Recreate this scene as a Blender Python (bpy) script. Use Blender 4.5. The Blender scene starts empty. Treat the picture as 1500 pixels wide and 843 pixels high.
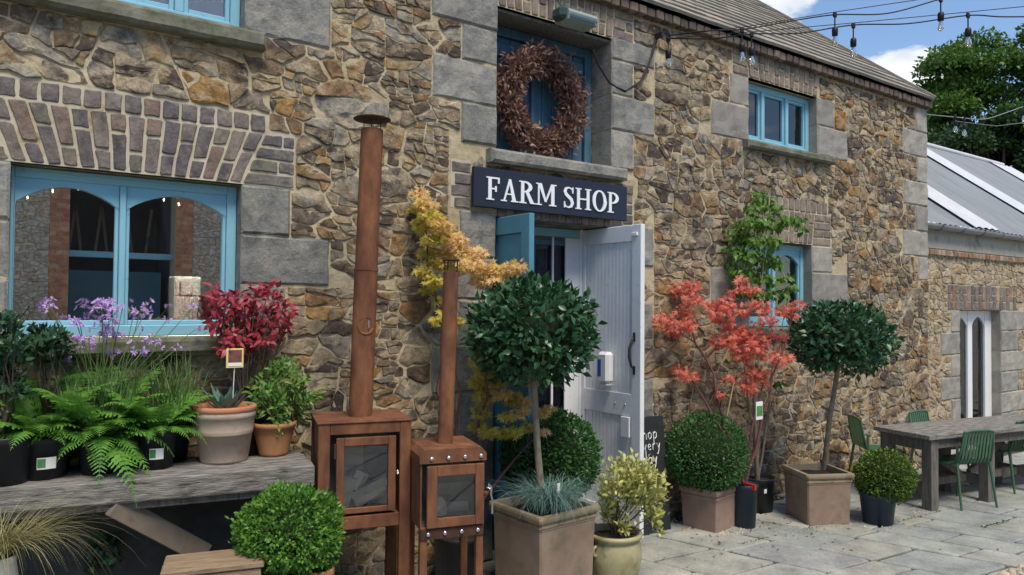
import bpy, math, random
import numpy as np
from mathutils import Vector, Matrix, noise, geometry
R = math.radians
PI = math.pi
C = bpy.context.scene.collection
sc = bpy.context.scene

# ------------------------------------------------------------------ camera
FOC, PW, PH, CAMH, WY = 1083.0, 1500.0, 843.0, 1.85, 4.5
YAW, PITCH, ROLL = 0.6143488, 0.0237430, 0.0087205
_f = Vector((math.sin(YAW)*math.cos(PITCH), math.cos(YAW)*math.cos(PITCH), math.sin(PITCH)))
_r = Vector((math.cos(YAW), -math.sin(YAW), 0)); _u = _r.cross(_f)
CR = math.cos(ROLL)*_r + math.sin(ROLL)*_u
CU = -math.sin(ROLL)*_r + math.cos(ROLL)*_u
cam = bpy.data.cameras.new('camera'); camo = bpy.data.objects.new('camera', cam); C.objects.link(camo)
cam.sensor_width = 36; cam.lens = FOC/PW*36; cam.clip_end = 2000; cam.clip_start = 0.05
mw = Matrix((CR, CU, -_f)).transposed().to_4x4(); mw.translation = (0, 0, CAMH)
camo.matrix_world = mw
sc.camera = camo

# ------------------------------------------------------------------ sky, sun, exposure
SUN_AZ, SUN_EL = R(187), R(60)          # azimuth clockwise from +y
SUN_DIR = Vector((math.sin(SUN_AZ)*math.cos(SUN_EL), math.cos(SUN_AZ)*math.cos(SUN_EL), math.sin(SUN_EL)))
w = bpy.data.worlds.new('World'); sc.world = w; w.use_nodes = True
nt = w.node_tree; N = nt.nodes; L = nt.links; N.clear()
sky = N.new('ShaderNodeTexSky'); sky.sky_type = 'NISHITA'; sky.sun_disc = False
sky.sun_elevation = SUN_EL; sky.sun_rotation = SUN_AZ; sky.dust_density = 0.0; sky.ozone_density = 3.0; sky.air_density = 1.0
def px_dir(px, py):
    return (_f*FOC + CR*(px-PW/2) - CU*(py-PH/2)).normalized()
tc = N.new('ShaderNodeTexCoord')
def mth(op, a, b=None, clamp=False):
    n = N.new('ShaderNodeMath'); n.operation = op; n.use_clamp = clamp
    for i, v in enumerate((a, b)):
        if v is None: continue
        if isinstance(v, (int, float)): n.inputs[i].default_value = v
        else: L.new(v, n.inputs[i])
    return n.outputs[0]
mp = N.new('ShaderNodeMapping'); mp.inputs['Scale'].default_value = (1, 1, 1.9); L.new(tc.outputs['Generated'], mp.inputs[0])
nz = N.new('ShaderNodeTexNoise'); nz.inputs['Scale'].default_value = 4.2; nz.inputs['Detail'].default_value = 9; nz.inputs['Roughness'].default_value = 0.58
L.new(mp.outputs[0], nz.inputs['Vector'])
nzf = N.new('ShaderNodeTexNoise'); nzf.inputs['Scale'].default_value = 17; nzf.inputs['Detail'].default_value = 8; nzf.inputs['Roughness'].default_value = 0.62; L.new(mp.outputs[0], nzf.inputs['Vector'])
cov = mth('ADD', mth('MULTIPLY', nz.outputs['Fac'], 0.62), mth('MULTIPLY', nzf.outputs['Fac'], 0.38))
for (bx, by, wd, amp) in ((1345, 125, 0.085, 0.34), (1280, 118, 0.045, 0.22), (1150, -12, 0.06, 0.24), (1437, 42, 0.022, 0.12), (1310, 30, 0.09, -0.22), (1450, 30, .10, -.2), (1240, 40, .06, -.12)):
    d = px_dir(bx, by)
    vm = N.new('ShaderNodeVectorMath'); vm.operation = 'DISTANCE'; L.new(tc.outputs['Generated'], vm.inputs[0]); vm.inputs[1].default_value = d
    g = mth('SUBTRACT', 1.0, mth('DIVIDE', vm.outputs['Value'], wd), True)
    cov = mth('ADD', cov, mth('MULTIPLY', g, amp))
rp = N.new('ShaderNodeValToRGB'); rp.color_ramp.elements[0].position = 0.56; rp.color_ramp.elements[1].position = 0.645
L.new(cov, rp.inputs[0])
nz2 = N.new('ShaderNodeTexNoise'); nz2.inputs['Scale'].default_value = 9; nz2.inputs['Detail'].default_value = 6; L.new(mp.outputs[0], nz2.inputs['Vector'])
cc = N.new('ShaderNodeValToRGB'); cc.color_ramp.elements[0].color = (.62, .68, .76, 1); cc.color_ramp.elements[1].color = (1, 1, 1, 1)
cc.color_ramp.elements[0].position = .35; cc.color_ramp.elements[1].position = .6
L.new(nz2.outputs['Fac'], cc.inputs[0])
SKY_STRENGTH, CLOUD_STRENGTH = 0.066, 0.45
b1 = N.new('ShaderNodeBackground'); b1.inputs[1].default_value = SKY_STRENGTH; L.new(sky.outputs[0], b1.inputs[0])
b2 = N.new('ShaderNodeBackground'); b2.inputs[1].default_value = CLOUD_STRENGTH; L.new(cc.outputs[0], b2.inputs[0])
mx = N.new('ShaderNodeMixShader'); L.new(rp.outputs[0], mx.inputs[0]); L.new(b1.outputs[0], mx.inputs[1]); L.new(b2.outputs[0], mx.inputs[2])
wo = N.new('ShaderNodeOutputWorld'); L.new(mx.outputs[0], wo.inputs[0])
sl = bpy.data.lights.new('sun', 'SUN'); sl.energy = 1.5; sl.angle = R(24); sl.color = (1, .90, .76)
so = bpy.data.objects.new('sun', sl); C.objects.link(so); so.rotation_euler = (-SUN_DIR).to_track_quat('-Z', 'Y').to_euler(); so.location = (0, -5, 12)
vs = sc.view_settings; vs.view_transform = 'Standard'; vs.look = 'None'; vs.gamma = 1; vs.exposure = 1.45; vs.use_curve_mapping = False

# ------------------------------------------------------------------ measuring rays: photo pixel -> point on a real plane
def ray(px, py): return _f*FOC + CR*(px-PW/2) - CU*(py-PH/2)
def WP(px, py, Y=WY):
    d = ray(px, py); d = d*(Y/d.y); return Vector((d.x, Y, d.z+CAMH))
def GP(px, py, Z=0.0):
    d = ray(px, py); d = d*((Z-CAMH)/d.z); return Vector((d.x, d.y, Z))
def DP(px, py, dep):
    d = ray(px, py); d = d*(dep/FOC); return Vector((d.x, d.y, d.z+CAMH))

# ------------------------------------------------------------------ objects
def tag(o, label=None, cat=None, group=None, kind=None):
    for k, v in (('label', label), ('category', cat), ('group', group), ('kind', kind)):
        if v: o[k] = v
    return o
def thing(name, label, cat, loc=(0, 0, 0), rz=0, group=None):
    o = bpy.data.objects.new(name, None); C.objects.link(o); o.location = loc; o.rotation_euler = (0, 0, rz); o.empty_display_size = .1
    return tag(o, label, cat, group)
def link(name, me, mat=None, parent=None, kind=None):
    o = bpy.data.objects.new(name, me); C.objects.link(o)
    if mat is not None and not me.materials: me.materials.append(mat)
    if parent: o.parent = parent
    if kind: o['kind'] = kind
    return o
def tree_copy(o, parent=None):
    c = o.copy(); C.objects.link(c); c.parent = parent
    for ch in list(o.children): tree_copy(ch, c)
    return c

class MB:
    def __init__(s): s.v = []; s.f = []; s.sm = []
    def add(s, vs, fs, smooth=False):
        b = len(s.v); s.v += [tuple(p) for p in vs]
        for f in fs: s.f.append(tuple(i+b for i in f)); s.sm.append(smooth)
    def box(s, x0, x1, y0, y1, z0, z1, bev=0.0, M=None, jit=0.0):
        if bev <= 0:
            v = [(x, y, z) for x in (x0, x1) for y in (y0, y1) for z in (z0, z1)]
            f = [(0, 1, 3, 2), (4, 6, 7, 5), (0, 4, 5, 1), (2, 3, 7, 6), (0, 2, 6, 4), (1, 5, 7, 3)]
        else:
            b = min(bev, (x1-x0)*.45, (y1-y0)*.45, (z1-z0)*.45); v = []; ix = {}
            for i, x in enumerate((x0, x1)):
                for j, y in enumerate((y0, y1)):
                    for k, z in enumerate((z0, z1)):
                        sx, sy, sz = (b if i == 0 else -b), (b if j == 0 else -b), (b if k == 0 else -b)
                        for a, p in enumerate(((x, y+sy, z+sz), (x+sx, y, z+sz), (x+sx, y+sy, z))):
                            ix[(i, j, k, a)] = len(v); v.append(p)
            I = ix; f = []
            for i in (0, 1): f.append([I[i, 0, 0, 0], I[i, 0, 1, 0], I[i, 1, 1, 0], I[i, 1, 0, 0]][::1 if i == 0 else -1])
            for j in (0, 1): f.append([I[0, j, 0, 1], I[1, j, 0, 1], I[1, j, 1, 1], I[0, j, 1, 1]][::1 if j == 0 else -1])
            for k in (0, 1): f.append([I[0, 0, k, 2], I[0, 1, k, 2], I[1, 1, k, 2], I[1, 0, k, 2]][::1 if k == 0 else -1])
            for i in (0, 1):
                for j in (0, 1):
                    q = [I[i, j, 0, 0], I[i, j, 1, 0], I[i, j, 1, 1], I[i, j, 0, 1]]; f.append(q[::-1 if (i+j) % 2 == 0 else 1])
            for i in (0, 1):
                for k in (0, 1):
                    q = [I[i, 0, k, 0], I[i, 1, k, 0], I[i, 1, k, 2], I[i, 0, k, 2]]; f.append(q[::1 if (i+k) % 2 == 0 else -1])
            for j in (0, 1):
                for k in (0, 1):
                    q = [I[0, j, k, 1], I[1, j, k, 1], I[1, j, k, 2], I[0, j, k, 2]]; f.append(q[::-1 if (j+k) % 2 == 0 else 1])
            for i in (0, 1):
                for j in (0, 1):
                    for k in (0, 1):
                        q = [I[i, j, k, 0], I[i, j, k, 1], I[i, j, k, 2]]; f.append(q[::1 if (i+j+k) % 2 == 0 else -1])
        if jit: v = [(p[0]+random.uniform(-jit, jit), p[1]+random.uniform(-jit, jit), p[2]+random.uniform(-jit, jit)) for p in v]
        if M is not None: v = [tuple(M @ Vector(p)) for p in v]
        s.add(v, f); return s
    def bar(s, a, b, wd, th, bev=0.0, up=(0, 0, 1)):
        a, b = Vector(a), Vector(b); d = (b-a); l = d.length; d.normalize()
        sd = d.cross(Vector(up))
        if sd.length < 1e-4: sd = d.cross(Vector((1, 0, 0)))
        sd.normalize(); u = sd.cross(d)
        M = Matrix((d, sd, u)).transposed().to_4x4(); M.translation = a
        return s.box(0, l, -wd/2, wd/2, -th/2, th/2, bev, M)
    def tube(s, pts, rad, n=8, caps=True, smooth=True):
        pts = [Vector(p) for p in pts]; m = len(pts)
        if not isinstance(rad, (list, tuple)): rad = [rad]*m
        ref = None; vs = []; fs = []
        for i, p in enumerate(pts):
            t = (pts[min(i+1, m-1)]-pts[max(i-1, 0)])
            if t.length < 1e-9: t = Vector((0, 0, 1))
            t.normalize()
            if ref is None: ref = t.cross(Vector((.31, .77, .2))).normalized()
            ref = (ref - t*ref.dot(t)).normalized(); bn = t.cross(ref)
            for k in range(n):
                a = 2*PI*k/n; vs.append(p+(ref*math.cos(a)+bn*math.sin(a))*rad[i])
        for i in range(m-1):
            for k in range(n): fs.append((i*n+k, i*n+(k+1) % n, (i+1)*n+(k+1) % n, (i+1)*n+k))
        s.add(vs, fs, smooth)
        if caps: s.add([vs[k] for k in range(n)], [tuple(range(n))[::-1]]); s.add([vs[(m-1)*n+k] for k in range(n)], [tuple(range(n))])
        return s
    def lathe(s, prof, n=24, c=(0, 0, 0), smooth=True, wob=0.0):
        vs = []; fs = []
        for (r, z) in prof:
            for k in range(n):
                a = 2*PI*k/n; q = r*(1+wob*math.sin(3*a+z*9)); vs.append((c[0]+q*math.cos(a), c[1]+q*math.sin(a), c[2]+z))
        m = len(prof)
        for i in range(m-1):
            for k in range(n): fs.append((i*n+k, i*n+(k+1) % n, (i+1)*n+(k+1) % n, (i+1)*n+k))
        s.add(vs, fs, smooth)
        if prof[0][0] > 1e-5: s.add(vs[:n], [tuple(range(n))[::-1]])
        if prof[-1][0] > 1e-5: s.add(vs[-n:], [tuple(range(n))])
        return s
    def prism(s, poly, y0, y1, smooth=False):
        """poly = (x,z) outline (any winding); extruded from y0 (front) to y1"""
        n = len(poly); v = [(p[0], y0, p[1]) for p in poly]+[(p[0], y1, p[1]) for p in poly]
        area = sum(poly[i][0]*poly[(i+1) % n][1]-poly[(i+1) % n][0]*poly[i][1] for i in range(n))
        fr = tuple(range(n)) if area > 0 else tuple(range(n))[::-1]
        f = [fr, tuple(i+n for i in fr[::-1])]
        for a, b in zip(fr, fr[1:]+fr[:1]): f.append((b, a, a+n, b+n))
        s.add(v, f); return s
    def mesh(s, name):
        me = bpy.data.meshes.new(name); me.from_pydata(s.v, [], s.f)
        if any(s.sm): me.polygons.foreach_set('use_smooth', s.sm)
        me.update(); return me
    def build(s, name, mat, parent=None, kind=None):
        return link(name, s.mesh(name), mat, parent, kind)

# ------------------------------------------------------------------ materials
def nodes(name):
    m = bpy.data.materials.new(name); m.use_nodes = True
    t = m.node_tree; p = t.nodes['Principled BSDF']; return m, t, p
def ramp(t, pts, interp='LINEAR'):
    r = t.nodes.new('ShaderNodeValToRGB'); e = r.color_ramp.elements; r.color_ramp.interpolation = interp
    while len(e) < len(pts): e.new(.5)
    for i, (pos, col) in enumerate(pts): e[i].position = pos; e[i].color = (*col, 1)
    return r
def tnoise(t, scale, detail=6, rough=.6, vec=None, stretch=None, coord='Object'):
    tcn = t.nodes.new('ShaderNodeTexCoord'); o = tcn.outputs[coord]
    if stretch:
        mpn = t.nodes.new('ShaderNodeMapping'); mpn.inputs['Scale'].default_value = stretch; t.links.new(o, mpn.inputs[0]); o = mpn.outputs[0]
    n = t.nodes.new('ShaderNodeTexNoise'); n.inputs['Scale'].default_value = scale; n.inputs['Detail'].default_value = detail; n.inputs['Roughness'].default_value = rough
    t.links.new(o, n.inputs['Vector']); return n.outputs['Fac']
def rnd(t):
    """one random number per mesh island and per object"""
    g = t.nodes.new('ShaderNodeNewGeometry'); oi = t.nodes.new('ShaderNodeObjectInfo')
    a = t.nodes.new('ShaderNodeMath'); a.operation = 'ADD'; t.links.new(g.outputs['Random Per Island'], a.inputs[0]); t.links.new(oi.outputs['Random'], a.inputs[1])
    f = t.nodes.new('ShaderNodeMath'); f.operation = 'FRACT'; t.links.new(a.outputs[0], f.inputs[0]); return f.outputs[0]
def mixc(t, fac, a, b, mode='MIX'):
    n = t.nodes.new('ShaderNodeMix'); n.data_type = 'RGBA'; n.blend_type = mode
    for s, v in (('Factor_Float', fac), ('A_Color', a), ('B_Color', b)):
        i = next(x for x in n.inputs if x.identifier == s)
        if isinstance(v, (int, float)): i.default_value = v
        elif isinstance(v, tuple): i.default_value = (*v, 1)
        else: t.links.new(v, i)
    return next(x for x in n.outputs if x.identifier == 'Result_Color')
def bump(t, p, h, strength=.5, dist=.01):
    b = t.nodes.new('ShaderNodeBump'); b.inputs['Strength'].default_value = strength; b.inputs['Distance'].default_value = dist
    t.links.new(h, b.inputs['Height']); t.links.new(b.outputs[0], p.inputs['Normal'])
def simple(name, c1, c2=None, scale=8, rough=.8, bmp=.0, dist=.005, metal=0, stretch=None, spec=.3, detail=6, lo=.35, hi=.65, c3=None, s3=30, f3=(.5, .7)):
    m, t, p = nodes(name); p.inputs['Roughness'].default_value = rough; p.inputs['Metallic'].default_value = metal; p.inputs['Specular IOR Level'].default_value = spec
    n = tnoise(t, scale, detail, .62, stretch=stretch)
    col = ramp(t, [(lo, c1), (hi, c2 or c1)]); t.links.new(n, col.inputs[0]); out = col.outputs[0]
    if c3:
        n3 = tnoise(t, s3, 5, .6, stretch=stretch); r3 = ramp(t, [(f3[0], (0, 0, 0)), (f3[1], (1, 1, 1))]); t.links.new(n3, r3.inputs[0]); out = mixc(t, r3.outputs[0], out, c3)
    t.links.new(out, p.inputs['Base Color'])
    if bmp: bump(t, p, tnoise(t, scale*3.1, 7, .65, stretch=stretch), bmp, dist)
    return m
def pieces(name, palette, rough=.85, stain=None, fine=40, bmp=.5, dist=.006, mottle=.45, scale=9, spec=.25):
    """stones, bricks, slates: one palette colour per piece, mottled, with grain"""
    m, t, p = nodes(name); p.inputs['Roughness'].default_value = rough; p.inputs['Specular IOR Level'].default_value = spec
    k = len(palette); r = ramp(t, [(i/k, c) for i, c in enumerate(palette)], 'CONSTANT'); rv = rnd(t); t.links.new(rv, r.inputs[0])
    n = tnoise(t, scale, 7, .65); mr = ramp(t, [(.3, (.45, .45, .45)), (.5, (.95, .95, .95)), (.72, (1.45, 1.42, 1.35))]); t.links.new(n, mr.inputs[0])
    out = mixc(t, mottle*1.5, r.outputs[0], mr.outputs[0], 'MULTIPLY')
    if stain:
        n2 = tnoise(t, scale*.55, 5, .6); sr = ramp(t, [(.52, (0, 0, 0)), (.68, (.75, .75, .75))]); t.links.new(n2, sr.inputs[0]); out = mixc(t, sr.outputs[0], out, stain)
    n3 = tnoise(t, fine*2.2, 4, .7); fr = ramp(t, [(.3, (.72, .72, .72)), (.7, (1.28, 1.28, 1.28))]); t.links.new(n3, fr.inputs[0]); out = mixc(t, .8, out, fr.outputs[0], 'MULTIPLY')
    t.links.new(out, p.inputs['Base Color']); bump(t, p, tnoise(t, fine, 8, .7), bmp, dist)
    return m
def leafmat(name, cols, rough=.5, transl=.25, spec=.35):
    m, t, p = nodes(name); p.inputs['Roughness'].default_value = rough; p.inputs['Specular IOR Level'].default_value = spec
    k = len(cols); r = ramp(t, [(i/(k-1), c) for i, c in enumerate(cols)])
    g = t.nodes.new('ShaderNodeNewGeometry'); nn = tnoise(t, 8, 4, .6)
    a = t.nodes.new('ShaderNodeMath'); a.operation = 'MULTIPLY_ADD'; a.inputs[1].default_value = .48; t.links.new(g.outputs['Random Per Island'], a.inputs[0])
    b = t.nodes.new('ShaderNodeMath'); b.operation = 'MULTIPLY'; b.inputs[1].default_value = .62; t.links.new(nn, b.inputs[0]); t.links.new(b.outputs[0], a.inputs[2])
    t.links.new(a.outputs[0], r.inputs[0]); t.links.new(r.outputs[0], p.inputs['Base Color'])
    tr = t.nodes.new('ShaderNodeBsdfTranslucent'); t.links.new(r.outputs[0], tr.inputs[0])
    ms = t.nodes.new('ShaderNodeMixShader'); ms.inputs[0].default_value = transl
    o = t.nodes['Material Output']; t.links.new(p.outputs[0], ms.inputs[1]); t.links.new(tr.outputs[0], ms.inputs[2]); t.links.new(ms.outputs[0], o.inputs[0])
    return m
def glassmat(name, refl=.3, tint=(1, 1, 1), rough=0.0):
    m, t, p = nodes(name); t.nodes.remove(p)
    tr = t.nodes.new('ShaderNodeBsdfTransparent'); tr.inputs[0].default_value = (*tint, 1)
    gl = t.nodes.new('ShaderNodeBsdfGlossy'); gl.inputs['Roughness'].default_value = rough
    lw = t.nodes.new('ShaderNodeFresnel'); lw.inputs[0].default_value = 1.5
    a = t.nodes.new('ShaderNodeMath'); a.operation = 'ADD'; a.use_clamp = True; a.inputs[1].default_value = refl; t.links.new(lw.outputs[0], a.inputs[0])
    ms = t.nodes.new('ShaderNodeMixShader'); t.links.new(a.outputs[0], ms.inputs[0]); t.links.new(tr.outputs[0], ms.inputs[1]); t.links.new(gl.outputs[0], ms.inputs[2])
    t.links.new(ms.outputs[0], t.nodes['Material Output'].inputs[0]); return m

MT = {}
MT['mortar'] = simple('mortar', (.42, .345, .215), (.56, .475, .32), 5, .95, .9, .014, spec=.1, c3=(.27, .21, .13), s3=14, f3=(.5, .75))
def rubble_mat(name, base, mort):
    """broken fieldstone: a colour per stone, rusty and dark veins within it, smears of pointing mortar"""
    m, t, p = nodes(name); p.inputs['Roughness'].default_value = .9; p.inputs['Specular IOR Level'].default_value = .2
    k = len(base); rv = rnd(t); r = ramp(t, [(i/k, c) for i, c in enumerate(base)], 'CONSTANT'); t.links.new(rv, r.inputs[0])
    a = t.nodes.new('ShaderNodeMath'); a.operation = 'MULTIPLY_ADD'; a.inputs[1].default_value = 7.31; a.inputs[2].default_value = .37; t.links.new(rv, a.inputs[0])
    fr = t.nodes.new('ShaderNodeMath'); fr.operation = 'FRACT'; t.links.new(a.outputs[0], fr.inputs[0])
    r2 = ramp(t, [(i/k, c) for i, c in enumerate(base[::-1])], 'CONSTANT'); t.links.new(fr.outputs[0], r2.inputs[0])
    n1 = tnoise(t, 7, 6, .62); q = ramp(t, [(.44, (0, 0, 0)), (.58, (.85, .85, .85))]); t.links.new(n1, q.inputs[0]); out = mixc(t, q.outputs[0], r.outputs[0], r2.outputs[0])
    n2 = tnoise(t, 16, 8, .68); q = ramp(t, [(.32, (.38, .35, .33)), (.5, (1, 1, 1)), (.68, (1.55, 1.46, 1.3))]); t.links.new(n2, q.inputs[0]); out = mixc(t, .9, out, q.outputs[0], 'MULTIPLY')
    n4 = tnoise(t, 5.5, 9, .74, stretch=(1, 1, 1.6)); q = ramp(t, [(.53, (0, 0, 0)), (.62, (.8, .8, .8))]); t.links.new(n4, q.inputs[0]); out = mixc(t, q.outputs[0], out, mort)
    n3 = tnoise(t, 75, 5, .72); q = ramp(t, [(.3, (.7, .7, .7)), (.7, (1.3, 1.3, 1.3))]); t.links.new(n3, q.inputs[0]); out = mixc(t, .85, out, q.outputs[0], 'MULTIPLY')
    t.links.new(out, p.inputs['Base Color']); bump(t, p, tnoise(t, 22, 10, .78), 1.0, .014); return m
MT['stone'] = rubble_mat('rubble_stone', [(.235, .165, .095), (.315, .235, .14), (.135, .098, .07), (.28, .22, .15), (.225, .19, .145), (.075, .058, .05), (.34, .205, .08), (.22, .20, .165), (.17, .12, .075), (.42, .345, .235), (.10, .075, .062), (.31, .29, .245), (.25, .145, .07), (.36, .29, .19), (.09, .074, .066), (.25, .19, .12)], (.47, .385, .25))
MT['brick'] = pieces('brick', [(.150, .132, .126), (.185, .152, .138), (.115, .106, .106), (.17, .15, .134), (.20, .17, .14), (.135, .12, .123), (.21, .155, .125), (.15, .14, .115)], stain=(.27, .24, .19), fine=45, bmp=.9, dist=.007, mottle=.6, scale=14)
MT['brownbrick'] = pieces('brown_brick', [(.23, .185, .15), (.26, .21, .165), (.2, .16, .135), (.28, .23, .18), (.18, .145, .13)], fine=50, bmp=.6, dist=.005, mottle=.5, scale=14)
MT['redbrick'] = pieces('weathered_brick', [(.30, .17, .11), (.35, .23, .15), (.25, .15, .1), (.37, .28, .2), (.28, .2, .15)], fine=50, bmp=.6, dist=.005)
MT['granite'] = pieces('granite', [(.235, .23, .21), (.265, .26, .235), (.21, .21, .19), (.29, .28, .255), (.245, .24, .215)], stain=(.33, .31, .25), fine=38, bmp=1.0, dist=.010, mottle=.5, scale=11)
MT['paleq'] = pieces('pale_granite', [(.33, .31, .265), (.36, .335, .285), (.30, .285, .25), (.27, .255, .225)], fine=60, bmp=.8, dist=.006, mottle=.35, scale=6)
MT['sill'] = simple('mossy_granite_sill', (.15, .145, .115), (.215, .21, .17), 6, .95, .9, .008, c3=(.10, .105, .055), s3=10, f3=(.42, .66))
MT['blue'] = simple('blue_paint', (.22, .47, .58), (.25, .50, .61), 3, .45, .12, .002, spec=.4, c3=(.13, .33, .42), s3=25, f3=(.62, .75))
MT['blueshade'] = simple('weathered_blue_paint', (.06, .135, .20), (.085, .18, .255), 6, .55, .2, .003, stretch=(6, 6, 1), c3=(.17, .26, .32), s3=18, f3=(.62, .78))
MT['teal'] = simple('teal_door_paint', (.085, .255, .345), (.10, .28, .375), 4, .4, .1, .002)
MT['white'] = simple('grey_white_paint', (.72, .73, .75), (.78, .79, .80), 5, .5, .15, .002, c3=(.55, .56, .58), s3=22, f3=(.6, .8))
MT['whitepaint'] = simple('white_paint', (.76, .77, .78), (.8, .8, .8), 5, .45)
MT['barn'] = simple('blue_grey_barn_lining', (.10, .125, .16), (.15, .175, .21), 2, .9)
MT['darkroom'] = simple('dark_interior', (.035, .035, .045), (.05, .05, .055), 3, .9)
MT['slate'] = pieces('slate', [(.30, .265, .205), (.34, .30, .235), (.255, .23, .185), (.32, .285, .225), (.28, .26, .215)], rough=.75, fine=50, bmp=.4, dist=.004, mottle=.35, scale=5)
MT['signblue'] = simple('dark_navy_sign_paint', (.018, .026, .044), (.022, .03, .05), 6, .5, spec=.3)
MT['letter'] = simple('white_letter', (.80, .82, .85), (.84, .85, .87), 6, .5)
MT['board'] = simple('blackboard', (.018, .022, .024), (.026, .03, .032), 9, .85)
MT['chalk'] = simple('chalk', (.75, .76, .76), (.8, .8, .8), 40, .95)
MT['wood'] = simple('weathered_grey_wood', (.125, .115, .10), (.335, .315, .28), 5, .85, .9, .010, stretch=(1.5, 10, 10), c3=(.06, .055, .05), s3=6, f3=(.53, .68))
MT['woodside'] = simple('grey_wood', (.105, .095, .082), (.20, .185, .16), 5, .85, .6, .006, stretch=(9, 9, 1.2), c3=(.06, .055, .05), s3=7, f3=(.56, .72))
MT['tanwood'] = simple('tan_wood', (.22, .155, .095), (.33, .245, .155), 5, .8, .6, .005, stretch=(1.5, 9, 9), c3=(.12, .085, .05), s3=7, f3=(.55, .75))
MT['brace'] = simple('sawn_wood', (.16, .13, .10), (.22, .185, .145), 6, .8, .3, .003, stretch=(1, 1, 1), c3=(.13, .07, .05), s3=6, f3=(.6, .75))
MT['log'] = simple('split_firewood', (.74, .65, .52), (.80, .74, .62), 9, .85, .5, .005, stretch=(2, 12, 12))
MT['rust'] = simple('rusted_steel', (.135, .056, .029), (.255, .108, .052), 12, .8, .45, .003, spec=.25, stretch=(1.3, 1.3, .55), c3=(.08, .036, .024), s3=3.2, f3=(.46, .72))
MT['rustdark'] = simple('dark_rusted_steel', (.045, .022, .016), (.085, .04, .026), 9, .85, .3, .002)
MT['steel'] = simple('bright_steel', (.62, .62, .62), (.7, .7, .7), 5, .25, metal=1)
MT['firebox'] = simple('firebox_lining', (.13, .13, .13), (.24, .235, .225), 5, .9)
MT['stoveglass'] = glassmat('stove_glass', .02, (.96, .96, .95), .02)
MT['pane'] = glassmat('window_glass', .78, (.9, .93, .95))
MT['panedark'] = glassmat('window_glass_upper', .07, (.75, .8, .85))
MT['panedoor'] = glassmat('door_glass', .0, (.35, .38, .5))
MT['terra'] = simple('weathered_terracotta', (.23, .165, .12), (.315, .235, .175), 4, .9, .5, .005, c3=(.155, .125, .085), s3=5, f3=(.52, .74))
MT['terrarim'] = simple('mossy_terracotta_rim', (.25, .2, .135), (.31, .255, .175), 7, .9, .5, .004, c3=(.15, .13, .06), s3=12, f3=(.5, .7))
MT['terrapink'] = simple('pinkish_terracotta', (.27, .18, .145), (.35, .25, .2), 4, .9, .4, .004, c3=(.21, .165, .13), s3=6, f3=(.52, .74))
MT['paleterra'] = simple('pale_terracotta', (.40, .31, .24), (.50, .40, .32), 5, .85, .3, .003, c3=(.33, .25, .18), s3=8, f3=(.55, .75))
MT['orangepot'] = simple('orange_terracotta', (.33, .155, .065), (.42, .21, .09), 5, .75, .2, .002, c3=(.25, .15, .07), s3=9, f3=(.55, .75))
MT['orangerim'] = simple('orange_rim', (.42, .18, .10), (.5, .23, .13), 6, .75, .2, .002)
MT['olive'] = simple('olive_glazed_clay', (.30, .27, .14), (.42, .385, .22), 6, .45, .2, .003, spec=.45, c3=(.19, .165, .075), s3=9, f3=(.5, .72))
MT['blackpot'] = simple('black_plastic', (.016, .019, .024), (.026, .03, .036), 7, .45, spec=.4)
MT['navypot'] = simple('navy_plastic', (.018, .035, .06), (.024, .045, .075), 7, .4, spec=.45)
MT['redpot'] = simple('red_plastic', (.45, .035, .02), (.5, .05, .03), 7, .4)
MT['palepot'] = simple('pale_stone_pot', (.38, .36, .30), (.47, .45, .39), 6, .8, .4, .003)
MT['soil'] = simple('soil', (.025, .018, .013), (.06, .045, .032), 30, 1, 1, .02)
MT['bark'] = simple('smooth_bark', (.20, .17, .125), (.30, .26, .19), 12, .85, .5, .003, stretch=(3, 3, 1), c3=(.13, .115, .08), s3=10)
MT['redbark'] = simple('red_bark', (.13, .05, .05), (.2, .075, .075), 12, .6)
MT['darkbark'] = simple('dark_bark', (.05, .038, .03), (.09, .07, .05), 12, .9, .5, .01)
MT['cane'] = simple('bamboo_cane', (.45, .32, .16), (.55, .4, .22), 8, .6)
MT['bayleaf'] = leafmat('bay_leaf', [(.012, .05, .022), (.022, .078, .03), (.035, .105, .04), (.075, .16, .075)], .36, .12, .45)
MT['boxleaf'] = leafmat('box_leaf', [(.03, .10, .014), (.055, .17, .022), (.11, .26, .035), (.24, .38, .07)], .45, .22)
MT['boxdark'] = leafmat('dark_box_leaf', [(.018, .068, .016), (.032, .105, .024), (.052, .15, .034), (.11, .22, .05)], .45, .2)
MT['boxolive'] = leafmat('olive_box_leaf', [(.035, .075, .012), (.06, .12, .015), (.11, .185, .025), (.2, .25, .05)], .45, .2)
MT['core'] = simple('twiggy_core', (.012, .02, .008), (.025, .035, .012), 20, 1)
MT['fern'] = leafmat('fern_frond', [(.045, .15, .025), (.09, .25, .04), (.16, .35, .05), (.28, .44, .06)], .5, .3)
MT['fescue'] = leafmat('blue_fescue', [(.07, .15, .13), (.11, .21, .185), (.16, .27, .24), (.25, .34, .29)], .6, .15)
MT['grass'] = leafmat('green_grass', [(.06, .14, .04), (.10, .2, .06), (.15, .26, .08), (.33, .34, .14)], .55, .2)
MT['sedge'] = leafmat('straw_sedge', [(.16, .17, .06), (.24, .235, .09), (.33, .3, .14), (.45, .38, .21)], .55, .2)
MT['varieg'] = leafmat('variegated_leaf', [(.22, .27, .05), (.42, .44, .12), (.56, .55, .20), (.68, .65, .33)], .5, .25)
MT['redmaple'] = leafmat('red_maple_leaf', [(.56, .12, .11), (.70, .18, .14), (.76, .25, .17), (.78, .34, .18)], .5, .48)
MT['goldmaple'] = leafmat('golden_maple_leaf', [(.66, .58, .14), (.78, .62, .18), (.82, .57, .27), (.82, .52, .38)], .5, .48)
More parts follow.
